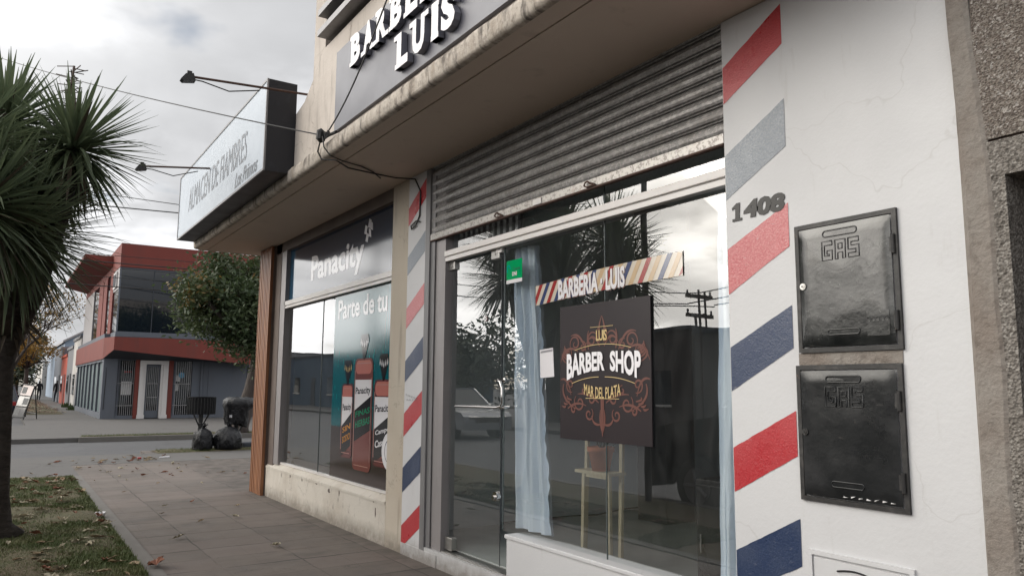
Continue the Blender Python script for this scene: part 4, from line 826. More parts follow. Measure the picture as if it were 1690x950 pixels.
cable('soffit_cable', [(2.09, 6.12, 3.52), (2.10, 6.22, 3.43), (2.13, 6.2, 3.36), (2.22, 6.1, 3.345), (2.4, 6.28, 3.35), (2.65, 6.35, 3.36), (2.9, 6.38, 3.362), (3.03, 6.24, 3.34), (3.035, 6.13, 3.2), (3.035, 6.14, 2.98), (3.03, 6.2, 2.90), (3.03, 6.29, 2.88), (3.03, 6.30, 2.91), (3.03, 6.2, 2.94), (3.03, 6.12, 2.92)], .007, 'black cable looping under the soffit and down the striped pilaster')
cable('soffit_cable', [(2.09, 6.08, 3.52), (2.09, 6.04, 3.42), (2.14, 6.02, 3.35), (2.28, 6.12, 3.355), (2.5, 6.22, 3.365), (2.66, 6.34, 3.368), (2.8, 6.5, 3.37)], .006, 'second thin cable drooping beneath the canopy by the insulator')
# ================================================================ red corner building across the side street
rb = thing('red_building', 'two storey red and blue grey corner building with tinted upper glazing across the street', 'building', (6.5, 42, 0))
YF = 37.3; X0 = 3.95
mb = MB(); mb.box(X0, 13.5, YF+.3, 52, .0, 3.4); part('inner_core', mb, 'rdark', rb)
# ground floor front, built round its openings
mb = MB(); g0 = YF
mb.box(3.6, 4.15, g0-.05, g0+.5, 0, 2.75); mb.box(4.15, 4.86, g0, g0+.3, 0, .14); mb.box(4.15, 4.86, g0, g0+.3, 2.52, 2.75)
part('ground_floor_wall', mb, 'rgrey', rb); mb = MB()
mb.box(6.4, 7.2, g0, g0+.3, 0, .14); mb.box(6.4, 7.2, g0, g0+.3, 2.52, 2.75); mb.box(7.2, 9.6, g0-.02, g0+.5, 0, 2.8)
mb.box(7.9, 7.96, g0-.05, g0-.02, 0, 2.7); part('ground_floor_wall', mb, 'rgrey', rb)
mb = MB()
mb.box(3.6, X0-.001, g0+.5, 52, 0, .25); yy = g0+.5
while yy < 51.5: mb.box(3.62, 3.74, yy, yy+.16, .25, 2.5); yy += 1.9
mb.box(3.6, X0-.001, g0+.5, 52, 2.45, 2.75); part('side_wall', mb, 'rgrey', rb)
mb = MB(); yy = g0+.66
while yy < 51.2: mb.box(3.70, 3.73, yy, yy+1.74, .25, 2.45); yy += 1.9
part('side_shutter', mb, mat('green_grey_shutter', (.10, .14, .145), .6, layers=[('wave', (0, 0, 14), .3, .7, (.07, .10, .105), .7)]), rb)
mb = MB(); mb.box(4.86, 5.02, g0-.03, g0+.2, 0, 2.6); mb.box(6.2, 6.4, g0-.03, g0+.2, 0, 2.6); mb.box(4.86, 6.4, g0-.03, g0+.2, 2.56, 2.72); part('door_pilaster', mb, 'rred', rb)
mb = MB()
for (a, b, c, d, o) in ((5.03, 5.19, 0, 2.5, 0), (5.99, 6.19, 0, 2.5, 0), (5.03, 6.19, 2.36, 2.52, -.01), (5.19, 5.29, 0, 2.36, .05), (5.89, 5.99, 0, 2.36, .05)): mb.box(a, b, g0-.06+o, g0+.3, c, d)
mb.box(5.0, 5.3, g0-.12, g0-.061, 0, .16); mb.box(5.9, 6.22, g0-.12, g0-.061, 0, .16); part('door_frame', mb, 'alu', rb)
dd = MB(); dd.box(5.30, 5.88, g0+.14, g0+.18, .02, 2.34); d_ = part('front_door', dd, 'dkglass', rb)
mb = MB()
for a in ((5.30, 5.37, .02, 2.34), (5.81, 5.88, .02, 2.34), (5.37, 5.81, .02, .34), (5.37, 5.81, 2.24, 2.34)): mb.box(a[0], a[1], g0+.10, g0+.135, a[2], a[3])
part('door_leaf_frame', mb, 'rgrey', d_)
def grille(x0, x1, z0, z1, y, n, par, hor=(.55, 1.5)):
    mb = MB()
    for i in range(n+1): xx = x0+(x1-x0)*i/n; mb.box(xx-.009, xx+.009, y, y+.018, z0, z1)
    for z in hor: mb.box(x0, x1, y-.01, y-.0005, z, z+.025)
    part('bars', mb, 'grille', par)
grille(5.37, 5.81, .34, 2.24, g0+.08, 6, d_, (.9, 1.5))
for (a, b, n) in ((4.16, 4.85, 8), (6.42, 7.18, 8)):
    w = MB(); w.box(a, b, g0+.16, g0+.2, .14, 2.52); w_ = part('window', w, 'dkglass', rb); grille(a+.02, b-.02, .15, 2.5, g0+.05, n, w_)
for a in ((4.15, 4.28), (6.4, 6.52)): mb = MB(); mb.box(*a, g0+.05, g0+.1, .14, 2.52); part('window_jamb', mb, 'rgrey', rb)
mb = MB(); mb.box(4.36, 4.76, g0+.145, g0+.155, 1.02, 1.6); part('door_notice', mb, 'paper', rb)
mb = MB(); mb.box(4.42, 4.72, g0+.14, g0+.15, 1.98, 2.05, 0); mb.box(6.5, 6.68, g0+.145, g0+.155, 1.2, 1.52, 1); mb.box(6.5, 6.74, g0+.145, g0+.155, 1.62, 1.9, 1); mb.tube([(6.78, g0+.14, 1.9), (6.78, g0+.135, 1.9)], .13, 14, m=2); part('window_stickers', mb, ['p_redp', 'paper', 'p_skyblue'], rb)
# overhanging red band, prow shaped beneath
YB = 36.1
def zb(x): return 2.88-(x-3.9)*.085
mb = MB()
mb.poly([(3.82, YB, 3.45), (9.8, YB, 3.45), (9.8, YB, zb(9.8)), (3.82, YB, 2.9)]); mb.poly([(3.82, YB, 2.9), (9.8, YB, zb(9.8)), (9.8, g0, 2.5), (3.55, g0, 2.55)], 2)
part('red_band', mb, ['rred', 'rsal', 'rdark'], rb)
mb = MB(); mb.poly([(3.82, YB, 2.9), (3.55, g0, 2.55), (3.55, 52, 2.55), (3.55, 52, 3.45), (3.55, g0, 3.45), (3.82, YB, 3.45)]); part('side_band', mb, 'rred', rb)
mb = MB(); mb.box(3.84, 9.8, YB+.02, g0+.6, 3.455, 3.68, bev=.01); mb.box(3.62, 4.0, g0+.6, 52, 3.455, 3.66); part('window_ledge', mb, 'rgrey', rb)
# upper floor
mb = MB(); mb.box(3.86, 9.7, YB+.15, YB+.22, 3.69, 6.42); up = part('upper_glazing', mb, 'dkglass', rb)
mb = MB()
for xx in (3.86, 6.7, 9.62): mb.box(xx, xx+.06, YB+.10, YB+.149, 3.69, 6.42)
mb.box(3.86, 9.7, YB+.09, YB+.149, 6.36, 6.425); part('glazing_bars', mb, 'rgrey', up)
for xx in (5.2, 8.2): mb = MB(); mb.box(xx, xx+.03, YB+.12, YB+.149, 3.69, 6.36); part('glazing_bar', mb, 'rdark', up)
mb = MB(); mb.tube([(7.6, g0-.08, 0), (7.6, g0-.08, 2.55)], .045, 8); part('drainpipe', mb, 'rgrey', rb)
mb = MB(); mb.tube([(3.7, g0-.02, 2.5), (3.72, g0-.06, 1.9), (3.70, g0-.06, .4)], .012, 5); part('wall_cable', mb, 'cable', rb)
mb = MB(); mb.box(3.85, 9.75, YB+.05, 52, 6.43, 7.45); part('roof_fascia', mb, 'rred', rb)
mb = MB(); mb.box(3.95, 13, YB+1, 51.9, 3.69, 6.42); part('upper_core', mb, 'rdark', rb)
mb = MB()
for a, b in ((38.2, 39.3), (40.6, 42.0), (42.3, 44.2)): mb.box(3.84, 3.94, a, b, 3.68, 6.42)
part('side_pier', mb, 'rred', rb)
for a in ((3.86, 3.94, YB+.2, 38.2, 5.5, 6.42), (3.84, 3.94, 46.8, 52, 3.68, 6.42)): mb = MB(); mb.box(*a); part('side_panel', mb, 'alug', rb)
for a, b in ((YB+.25, 38.2), (39.3, 40.6), (44.2, 46.8)): mb = MB(); mb.box(3.88, 3.93, a, b, 3.69, 5.5 if a < 38 else 6.42); part('side_window', mb, 'dkglass', rb)
mb = MB(); mb.box(3.80, 3.85, 36.9, 37.9, 5.6, 6.3); mb.box(3.78, 3.80, 37.0, 37.8, 5.7, 6.2, 1); part('air_conditioner', mb, ['alu', 'rdark'], rb)
mb = MB(); mb.prism([(3.84, 39.0, 7.25), (2.72, 39.0, 7.25), (2.66, 39.0, 7.05), (3.84, 39.0, 6.75)], (0, 12.6, 0)); part('side_canopy', mb, 'rred', rb)
mb = MB(); mb.box(2.7, 3.84, 39, 51.6, 7.251, 7.27); part('canopy_flashing', mb, 'mortar', rb)
# grey house behind the street tree
gh = thing('grey_house', 'pale grey house with tall columns and a window behind the leaning street tree', 'house', (12, 40, 0))
mb = MB(); mb.box(9.9, 16, 39, 45, 0, 4.6); part('wall', mb, mat('pale_grey_render', (.30, .29, .28), .8, layers=[('noise', 1, .4, .7, (.22, .21, .2), .8)]), gh)
for xx in (10.2, 11.3, 12.6): mb = MB(); mb.box(xx, xx+.35, 38.6, 39, 0, 4.2); part('column', mb, 'alug', gh)
mb = MB(); mb.box(10.62, 11.25, 38.95, 38.99, .3, 2.6); mb.box(11.7, 12.5, 38.95, 38.99, .9, 2.3); w_ = part('window', mb, 'dkglass', gh); grille(11.7, 12.5, .9, 2.3, 38.9, 6, w_, (1.6,)); grille(10.62, 11.25, .3, 2.6, 38.9, 6, w_, (1.4,))
# row of low houses beyond
def house(nm, lab, y0, y1, x0, h, m, m2, cols, door=None, win=None):
    t = thing('row_house' if 'house' not in nm else nm, lab, 'house', (x0+3, (y0+y1)/2, 0))
    mb = MB(); mb.box(x0, x0+8, y0, y1-.01, 0, h); part('wall', mb, m, t)
    mb = MB(); mb.box(x0-.08, x0+8, y0-.01, y1-.02, h, h+.18); part('parapet_cap', mb, m2, t)
    if door: mb = MB(); mb.box(x0-.04, x0-.002, door[0], door[1], 0, 2.2); part('door', mb, door[2], t)
    if win: mb = MB(); mb.box(x0-.03, x0-.002, win[0], win[1], .9, 2.1); w = part('window', mb, 'dkglass', t); mb = MB(); mb.box(x0-.08, x0-.031, win[0]-.05, win[1]+.05, .82, .9); part('sill', mb, m2, w)
    return t
mwh = mat('dull_white_render', (.55, .53, .50), .85, layers=[('noise', .8, .4, .7, (.40, .38, .36), .8)])
mgr = mat('grey_render', (.20, .20, .21), .85, layers=[('noise', .8, .4, .7, (.14, .14, .15), .8)])
morr = mat('orange_red_paint', (.45, .08, .045), .7, layers=[('noise', .8, .4, .7, (.36, .06, .035), .8)])
mbl = mat('pale_blue_render', (.28, .34, .42), .8, layers=[('noise', .5, .4, .7, (.22, .28, .36), .8)])
house('gated_house', 'narrow dark house front with a black gate beside the red building', 52.1, 54.4, 3.95, 3.0, 'rdark', mgr, 0, (52.5, 54, 'black'))
house('white_house', 'narrow dull white house front between the dark gate and grey front', 54.4, 60, 3.95, 4.3, mwh, mgr, 0, (55.2, 56.4, mgr), (57.5, 59))
house('grey_front', 'low grey house front between the white and orange red fronts', 60, 65.5, 3.95, 3.9, mgr, mgr, 0, (61, 62, 'black'), (63, 64.5))
house('orange_shop', 'small orange red shop front in the far row', 65.5, 72, 3.95, 3.5, morr, morr, 0, (66.5, 68, 'rred'), (69.5, 71.2))
house('slate_front', 'slate blue low front beyond the orange red shop', 72, 82, 3.95, 4.3, 'rgrey', mgr, 0, (73, 74.4, 'rdark'), (77, 80))
wh = thing('warehouse', 'pale blue grey warehouse with a sloping gable above the low fronts', 'warehouse', (9, 95, 0))
mb = MB(); mb.prism([(4.7, 83, 0), (4.7, 83, 5.4), (11, 83, 9.2), (17, 83, 5.4), (17, 83, 0)], (0, 30, 0)); part('wall', mb, mbl, wh)
mb = MB(); mb.prism([(4.5, 82.7, 5.3), (4.5, 82.7, 5.5), (11, 82.7, 9.45), (11, 82.7, 9.25)], (0, 30.5, 0)); part('roof', mb, 'alug', wh)
mb = MB(); mb.box(4.63, 4.69, 85, 90, 3.0, 4.2); part('window', mb, 'dkglass', wh)
house('far_white_house', 'distant white house closing the row past the warehouse', 113.5, 135, 4.2, 4.2, mwh, mgr, 0, (115, 116.5, mgr), (120, 124))
M['newsp'] = mat('faded_print', (.20, .20, .195), .8, layers=[('noise', 9, .5, .65, (.12, .12, .12), .6)])
# ---- A-frame sign
af = thing('pavement_sign', 'folding three panel pavement sign leaning back on thin legs by the corner', 'sign', (1.0, 38.0, 0))
mb = MB()
bl, br, tl, tr = Vector((.47, 38.6, .08)), Vector((.86, 37.9, .08)), Vector((.81, 38.6, 1.44)), Vector((1.19, 37.9, 1.38))
nrm = (br-bl).cross(tl-bl).normalized()
def pt_(u, v): a = bl.lerp(br, u); b = tl.lerp(tr, u); return a.lerp(b, v)
for k in range(3):
    v0, v1 = k/3+.015, (k+1)/3-.02; q = [pt_(.03, v0), pt_(.97, v0), pt_(.97, v1), pt_(.03, v1)]
    m = MB(); m.prism([tuple(p) for p in q], tuple(nrm*.02)); pn = part('panel', m, 'p_sign' if k != 2 else 'p_signred', af)
    m = MB(); q = [pt_(.1 if k != 1 else .5, v0+.05), pt_(.5 if k != 1 else .93, v0+.05), pt_(.5 if k != 1 else .93, v1-.05), pt_(.1 if k != 1 else .5, v1-.05)]
    s_ = -1 if nrm.y > 0 else 1
    for o_ in (-.004, .024): m.poly([tuple(p+nrm*o_) for p in q])
    part('printed_sheet', m, 'newsp', pn)
mb = MB()
for a, b in ((bl-Vector((0, 0, .12)), tl), (br-Vector((0, 0, .12)), tr), (tl, tl+Vector((.16, .4, -1.36))), (tr, tr+Vector((.16, .4, -1.36))), (tl, tr), (tl.lerp(tl+Vector((.16, .4, -1.36)), .85), tr.lerp(tr+Vector((.16, .4, -1.36)), .85)), (bl, br), (pt_(0, .33), pt_(1, .33)), (pt_(0, .66), pt_(1, .66))): mb.tube([tuple(a), tuple(b)], .02, 6)
part('frame', mb, 'black', af)
# ---- people far down the pavement
def person(x, y, rz, lab, h, stride, mats3, hooded=False):
    bm_ = MB(); me = bpy.data.meshes.new('person')
    s = h/1.75
    J = {'pel': (0, 0, .95, .15), 'wai': (0, 0, 1.1, .145), 'che': (0, .01, 1.32, .18), 'nec': (0, .01, 1.48, .07), 'hed': (0, .03, 1.60, .095), 'top': (0, .03, 1.70, .08),
         'hl': (-.09, 0, .90, .10), 'kl': (-.1, .5*stride*.5, .5, .07), 'al': (-.1, stride*.32-.04, .09, .05), 'tl': (-.1, stride*.32+.12, .04, .035),
         'hr': (.09, 0, .90, .10), 'kr': (.1, .02, .5, .07), 'ar': (.1, -stride*.32, .10, .05), 'tr': (.1, -stride*.32+.14, .04, .035),
         'sl': (-.19, .01, 1.40, .075), 'el': (-.25, -.06, 1.13, .055), 'wl': (-.24, .05*stride, .90, .04), 'fl': (-.24, .09*stride, .82, .03),
         'sr': (.19, .01, 1.40, .075), 'er': (.25, .0, 1.13, .055), 'wr': (.22, .14, .95, .04), 'fr': (.2, .19, .90, .03)}
    E_ = [('pel', 'wai'), ('wai', 'che'), ('che', 'nec'), ('nec', 'hed'), ('hed', 'top'), ('pel', 'hl'), ('hl', 'kl'), ('kl', 'al'), ('al', 'tl'), ('pel', 'hr'), ('hr', 'kr'), ('kr', 'ar'), ('ar', 'tr'), ('che', 'sl'), ('sl', 'el'), ('el', 'wl'), ('wl', 'fl'), ('che', 'sr'), ('sr', 'er'), ('er', 'wr'), ('wr', 'fr')]
    ks = list(J); me.from_pydata([tuple(c*s for c in J[k][:3]) for k in ks], [(ks.index(a), ks.index(b)) for a, b in E_], [])
    o = bpy.data.objects.new('person', me); COL.objects.link(o)
    m = o.modifiers.new('skin', 'SKIN'); m.use_smooth_shade = True
    for i, k in enumerate(ks): me.skin_vertices[0].data[i].radius = (J[k][3]*s, J[k][3]*s*(.75 if k in ('che', 'wai', 'pel') else 1))
    me.skin_vertices[0].data[0].use_root = True
    o.modifiers.new('sub', 'SUBSURF').levels = 2
    bpy.context.view_layer.update(); dg = bpy.context.evaluated_depsgraph_get(); ev = bpy.data.meshes.new_from_object(o.evaluated_get(dg))
    bpy.data.objects.remove(o); bpy.data.meshes.remove(me)
    for k in mats3: ev.materials.append(M[k])
    for p in ev.polygons:
        p.use_smooth = True; z = p.center.z/s; xx = abs(p.center.x/s)
        p.material_index = 2 if (z > 1.50 or (xx > .17 and z < .90)) else (0 if z > .84 else 1)
        if z > 1.60 or (z > 1.5 and p.center.y/s < .02): p.material_index = 3
        if z < .09: p.material_index = 3
    o = bpy.data.objects.new('person', ev); COL.objects.link(o); o.location = (x, y, 0); o.rotation_euler = (0, 0, rz)
    o['label'] = lab; o['category'] = 'person'; return o
M['hair'] = mat('dark_hair', (.012, .01, .009), .7)
person(3.9, 74, R(8), 'walker in a dark jacket and pale trousers, nearer the house fronts', 1.84, 1.0, ('cloth', 'jeans', 'skin', 'hair'))
person(2.98, 84, R(-6), 'walker in dark clothes, farther off and left of the other', 1.8, .8, ('cloth', 'cloth', 'skin', 'hair'))

# ---- bins and rubbish by the side street
def bin_(x, y, lab, zt, zb_, r, draped):
    t = thing('litter_bin', lab, 'litter bin', (x, y, 0))
    mb = MB(); mb.tube([(x, y, 0), (x, y, zb_+.02)], .05, 10); part('post', mb, 'black', t)
    mb = MB()
    for a in (.6, 2.2, 3.8, 5.4): mb.tube([(x+r*.8*math.cos(a), y+r*.8*math.sin(a), zb_+.02), (x+.04*math.cos(a), y+.04*math.sin(a), zb_-.28)], .012, 5)
    part('brace', mb, 'black', t)
    mb = MB()
    if not draped:
        mb.lathe([(r*.93, 0), (r*.98, .0), (r, .12), (r*.99, .36), (r*1.04, .37), (r*1.04, .39), (r*.97, .39), (r*.95, .05), (0, .04)], (x, y, zb_), 28); part('basket', mb, 'binm', t, smooth=False)
        mb = MB()
        for k in range(28): a = 2*math.pi*k/28; mb.tube([(x+r*1.01*math.cos(a), y+r*1.01*math.sin(a), zb_), (x+r*1.02*math.cos(a), y+r*1.02*math.sin(a), zb_+.37)], .008, 4)
        part('basket_bars', mb, 'black', t)
    else:
        mb.lathe([(r*.75, 0), (r*.86, .1), (r*.95, .35), (r, .45), (r*.9, .47), (0, .4)], (x, y, zb_), 28); b = part('basket', mb, 'binm', t, smooth=True)
        # liner bag slumped over the rim
        mb = MB(); nseg = 30; prof = [(r*.90, -.02), (r*1.03, .12), (r*1.0, .3), (r*1.14, .40), (r*1.12, .52), (r*.8, .60), (r*.3, .58), (0, .6)]
        for (q, zz_) in prof:
            for k in range(nseg):
                a = 2*math.pi*k/nseg; w = 1+.10*mnoise.noise(Vector((math.cos(a)*2, math.sin(a)*2, zz_*4)))+.03*math.sin(a*9); dz = -.08*max(0, math.cos(a-.2))*(zz_ < .3)
                mb.v.append((x+q*w*math.cos(a)+(.12 if zz_ > .35 else 0)*max(0, math.cos(a)), y+q*w*math.sin(a), zb_+zz_+dz+.04*mnoise.noise(Vector((a*2, zz_*5, 7)))))
        for i in range(len(prof)-1):
            for k in range(nseg): k2 = (k+1) % nseg; mb.f.append((i*nseg+k, i*nseg+k2, (i+1)*nseg+k2, (i+1)*nseg+k)); mb.m.append(0)
        part('liner_bag', mb, 'bag', b, smooth=True)
        mb = MB(); mb = merge(mb, *[MB()]) ; v = text_mb('N', 0, .028, -.028, .02, .085, bold=.04)
        # letter lies on the front of the bin, facing the camera
        v.v = [(x-.20-p[1]*.9, y-r*1.01-.012+.02*0, zb_+.12+p[2]) for p in v.v]; part('painted_letter', v, 'p_white', b)
bin_(3.87, 18.80, 'round black mesh litter basket on a post by the rubbish bags', 1.18, .80, .30, False)
bin_(4.66, 18.78, 'black litter bin on a post draped with a slumped dark liner bag', 1.17, .58, .27, True)
def rbag(x, y, rx, h, seed, lab):
    mb = MB(); n = 34; K = 22
    for i in range(K+1):
        t = i/K; r = rx*(math.sin(math.pi*min(1, .30+t*.62))**.65 if t < .8 else math.sin(math.pi*min(1, .30+.8*.62))**.65*(1-(t-.8)/.2*.86)); z = h*t
        if i == 0: r *= .8
        for k in range(n):
            a = 2*math.pi*k/n; w = 1+.16*mnoise.noise(Vector((math.cos(a)*1.6, math.sin(a)*1.6, t*2+seed)))+.07*math.sin(a*7+seed+3*t)*t+.06*mnoise.noise(Vector((math.cos(a)*5, math.sin(a)*5, t*6+seed)))
            mb.v.append((x+r*w*math.cos(a), y+r*w*math.sin(a)*.9, z+(.02*mnoise.noise(Vector((a, t*6, seed))) if i else 0)))
    for i in range(K):
        for k in range(n): k2 = (k+1) % n; mb.f.append((i*n+k, i*n+k2, (i+1)*n+k2, (i+1)*n+k)); mb.m.append(0)
    c = (x, y, h)
    for k in range(9): a = k*.7; mb.tube([(x, y, h-.02), (x+.05*math.cos(a), y+.05*math.sin(a), h+.05+.03*math.sin(k*2)), (x+.10*math.cos(a), y+.08*math.sin(a), h+.04+.06*math.sin(k*5))], [.02, .016, .004], 5)
    solo('rubbish_bag', mb, 'bag', lab, 'rubbish bag', group='black rubbish bags under the litter bins', base=(x, y, 0), smooth=True)
rbag(3.87, 18.45, .23, .52, 1, 'narrow tied black rubbish bag under the round basket')
rbag(4.42, 18.45, .33, .54, 5, 'wider slumped black rubbish bag in front of the draped bin')
mb = MB(); mb.box(4.8, 5.15, 18.6, 18.9, 0, .14, bev=.03); solo('dark_slab', mb, 'rdark', 'flat dark slab lying on the turf right of the rubbish bags', 'slab')

# ================================================================ vehicles
def car(name, lab, x, y, rz, paint, L=4.5, Wd=1.8, H=1.65, suv=True):
    t = thing(name, lab, 'car', (x, y, -.13), rz); pm = mat(name+'_paint', paint, .25, .3, coat=.8)
    h2 = Wd/2; belt = H*.60; hood = H*.57; bot = .28
    fx = L/2; wr = .36 if suv else .32; wy = fx-.85, -fx+.85
    def archpts(c): return [(c+(wr+.07)*math.cos(a), max(bot, wr+(wr+.07)*math.sin(a))) for a in [math.pi*i/12 for i in range(13)]]
    out = [(fx-.02, bot)]+[(fx, .5), (fx-.02, hood*.80), (fx-.18, hood*.93), (fx-.55, hood), (fx-1.15, belt+.02)]
    out += [(-fx+.9, belt+.04), (-fx+.08, belt), (-fx, .6), (-fx+.03, bot)]
    low = []
    for c in (wy[1], wy[0]): a = archpts(c)[::-1]; low += a
    poly = out+low
    mb = MB(); n = len(poly); offs = [(-h2, .0), (-h2+.05, .0)]
    secs = [(-h2+.02, .06), (-h2, 0), (h2, 0), (h2-.02, .06)]
    for sx, ins_ in secs:
        for (a, z) in poly: s_ = 1-ins_*.3; mb.v.append((sx, a*s_, z if z <= bot+.01 else z-ins_*.3))
    for s_ in range(3):
        for i in range(n): j = (i+1) % n; mb.f.append((s_*n+i, s_*n+j, (s_+1)*n+j, (s_+1)*n+i)); mb.m.append(0)
    mb.f.append(tuple(range(n))); mb.f.append(tuple(range(3*n, 4*n))); mb.m += [0, 0]
    body = part('body', mb, pm, t, local=True)
    rear = -fx+.12 if suv else -fx+.7
    lo = [(fx-1.15, belt), (rear, belt)]; hi = [(fx-1.95, H), (rear+.35, H)]
    cab = MB(); a = h2-.04; b = h2-.24
    P_ = lambda s_, q, w: (s_*w, q[0], q[1])
    for s_ in (-1, 1): cab.poly([P_(s_, lo[0], a), P_(s_, lo[1], a), P_(s_, hi[1], b), P_(s_, hi[0], b)])
    cab.poly([P_(-1, lo[0], a), P_(1, lo[0], a), P_(1, hi[0], b), P_(-1, hi[0], b)]); cab.poly([P_(-1, lo[1], a), P_(1, lo[1], a), P_(1, hi[1], b), P_(-1, hi[1], b)])
    cb2 = part('cabin_glass', cab, 'carglass', t, local=True)
    rf = MB(); rf.prism([P_(-1, hi[0], b+.02), P_(1, hi[0], b+.02), P_(1, hi[1], b+.02), P_(-1, hi[1], b+.02)], (0, 0, .05))
    for s_ in (-1, 1):
        for u in (0, .36, .70, 1): 
            p = Vector(P_(s_, lo[0], a+.01)).lerp(Vector(P_(s_, lo[1], a+.01)), u); q = Vector(P_(s_, hi[0], b+.01)).lerp(Vector(P_(s_, hi[1], b+.01)), u); rf.tube([tuple(p), tuple(q)], .045 if u in (0, 1) else .03, 6)
    part('roof', rf, pm, t, local=True)
    for c in wy:
        for s_ in (-1, 1):
            w = MB(); w.tube([(s_*(h2-.24), c, wr), (s_*(h2-.02), c, wr)], wr, 28, smooth=False); wo_ = part('wheel', w, 'black', t, local=True)
            w = MB(); w.tube([(s_*(h2-.03), c, wr), (s_*(h2-.005), c, wr)], wr*.62, 20); 
            for k in range(5): an = k*1.257; w.tube([(s_*(h2+.002), c, wr), (s_*(h2+.0), c+wr*.56*math.cos(an), wr+wr*.56*math.sin(an))], .03, 5)
            part('rim', w, 'guide', wo_, local=True)
    for s_ in (-1, 1):
        w = MB(); w.box(s_*(h2-.34)-.17, s_*(h2-.34)+.17, fx-.14, fx+.002, hood*.68, hood*.82, bev=.03); part('headlight', w, 'chrome', t, local=True)
        w = MB(); w.box(s_*(h2-.2)-.12, s_*(h2-.2)+.12, -fx-.006, -fx+.1, belt*.62, belt*.85, bev=.02); part('tail_light', w, 'p_redp', t, local=True)
        w = MB(); w.box(s_*(h2+.06)-.09, s_*(h2+.06)+.09, fx-1.5, fx-1.38, belt+.02, belt+.16, bev=.03); part('wing_mirror', w, pm, t, local=True)
    w = MB(); w.box(-.5, .5, fx-.03, fx+.012, .5, .68, bev=.01); part('radiator_grille', w, 'chrome', t, local=True)
    return t
car('parked_pickup', 'dark grey off road car parked at the near kerb, seen in the barber glass', -2.15, 5.45, R(0), (.012, .014, .018), 4.9, 1.9, 2.02)
car('silver_car', 'pale silver car reflected in the glass door', -6.3, 22.5, R(180), (.34, .35, .37), 4.3, 1.75, 1.5, False)
car('parked_car', 'dark parked car at the far kerb behind the pavement sign', -.1, 47, R(0), (.010, .014, .03), 4.4, 1.75, 1.45, False)
car('parked_van', 'dark car parked farther along the far kerb', -.1, 56, R(0), (.02, .02, .022), 4.4, 1.75, 1.6, True)

# ================================================================ opposite side of the street
def opp(nm, lab, y0, y1, h, m, n, x=-13.2):
    t = thing(nm, lab, 'house', (x-3, (y0+y1)/2, 0)); mb = MB(); mb.box(x-8, x, y0, y1-.02, 0, h); part('wall', mb, m, t)
    mb = MB(); mb.box(x-8, x+.1, y0, y1-.03, h, h+.12); part('parapet_cap', mb, 'rdark', t)
    k = max(1, int((y1-y0)/3.2))
    for i in range(k):
        a = y0+(y1-y0)*(i+.25)/k
        if i % 2: mb = MB(); mb.box(x+.002, x+.05, a, a+.95, 0, 2.1); part('door', mb, 'rdark', t)
        else: mb = MB(); mb.box(x+.002, x+.04, a, a+1.3, .9, 2.1); w = part('window', mb, 'dkglass', t); mb = MB(); mb.box(x+.041, x+.1, a-.05, a+1.35, .82, .9); part('sill', mb, mwh, w)
    return t
mtan = mat('tan_render', (.12, .115, .11), .85); mdk = mat('dark_brown_render', (.05, .042, .04), .85); mblu = mat('blue_render', (.05, .085, .13), .8)
opp('opposite_house', 'low pale house across the street, seen only in the glass', -14, 4, 3.4, mwh, 0)
opp('opposite_house', 'dark brown fronted house across the street, seen only in the glass', 4, 18.4, 3.3, mtan, 0)
opp('opposite_house', 'dull grey house across the street with a flat roof, seen only in the glass', 18.4, 27, 3.45, mdk, 0)
opp('opposite_house', 'blue house beyond the side street, seen only in the left window', 44, 66, 3.6, mblu, 0)
opp('opposite_house', 'long grey house far across the street, seen only in the left window', 66, 100, 4.2, mgr, 0)
# near steel pole at the kerb
mb = MB(); mb.tube([(-.75, 7.46, 0), (-.75, 7.46, 4.9)], .042, 12); solo('steel_pole', mb, 'black', 'plain dark steel pole at the kerb beside the parked off road car', 'pole')
def pole(x, y, h, lab, arm=1.0):
    t = thing('utility_pole', lab, 'utility pole', (x, y, 0), group='utility poles across the street'); mb = MB(); mb.tube([(x, y, -.1), (x, y, h)], [.09*min(1, (h/6)**2), .06*min(1, (h/6)**2)], 10); part('mast', mb, 'barkg', t)
    for z in (h-.25, h-.8): mb = MB(); mb.box(x-arm/2, x+arm/2, y-.05, y+.05, z, z+.1); c = part('crossarm', mb, 'barkg', t); mb = MB(); [mb.tube([(x+s*arm/2.2, y, z+.1), (x+s*arm/2.2, y, z+.22)], .03, 8) for s in (-1, 0, 1)]; part('insulator', mb, 'rdark', c)
pole(-1.3, 17.6, 8.1, 'tall utility pole on the near verge by the side street corner', .5); pole(-10.2, 15.3, 4.25, 'short two armed utility pole opposite, mirrored between poster and curtain'); pole(-9.9, 38, 7.6, 'tall two armed utility pole beyond the side street', 1.6); pole(-9.9, -14, 7.4, 'tall two armed utility pole behind the camera', 1.6)
mb = MB(); mb.tube([(-16, 20.4, 3.5), (-16, 20.4, 5.1)], .04, 6); mb.tube([(-16, 20.9, 3.5), (-16, 20.9, 4.3)], .05, 6); mb.tube([(-16, 20.4, 4.3), (-16, 20.9, 4.2)], .02, 5)
solo('roof_mast', mb, 'barkg', 'thin steel mast with side pipe on the flat roof opposite', 'mast')
k = 0
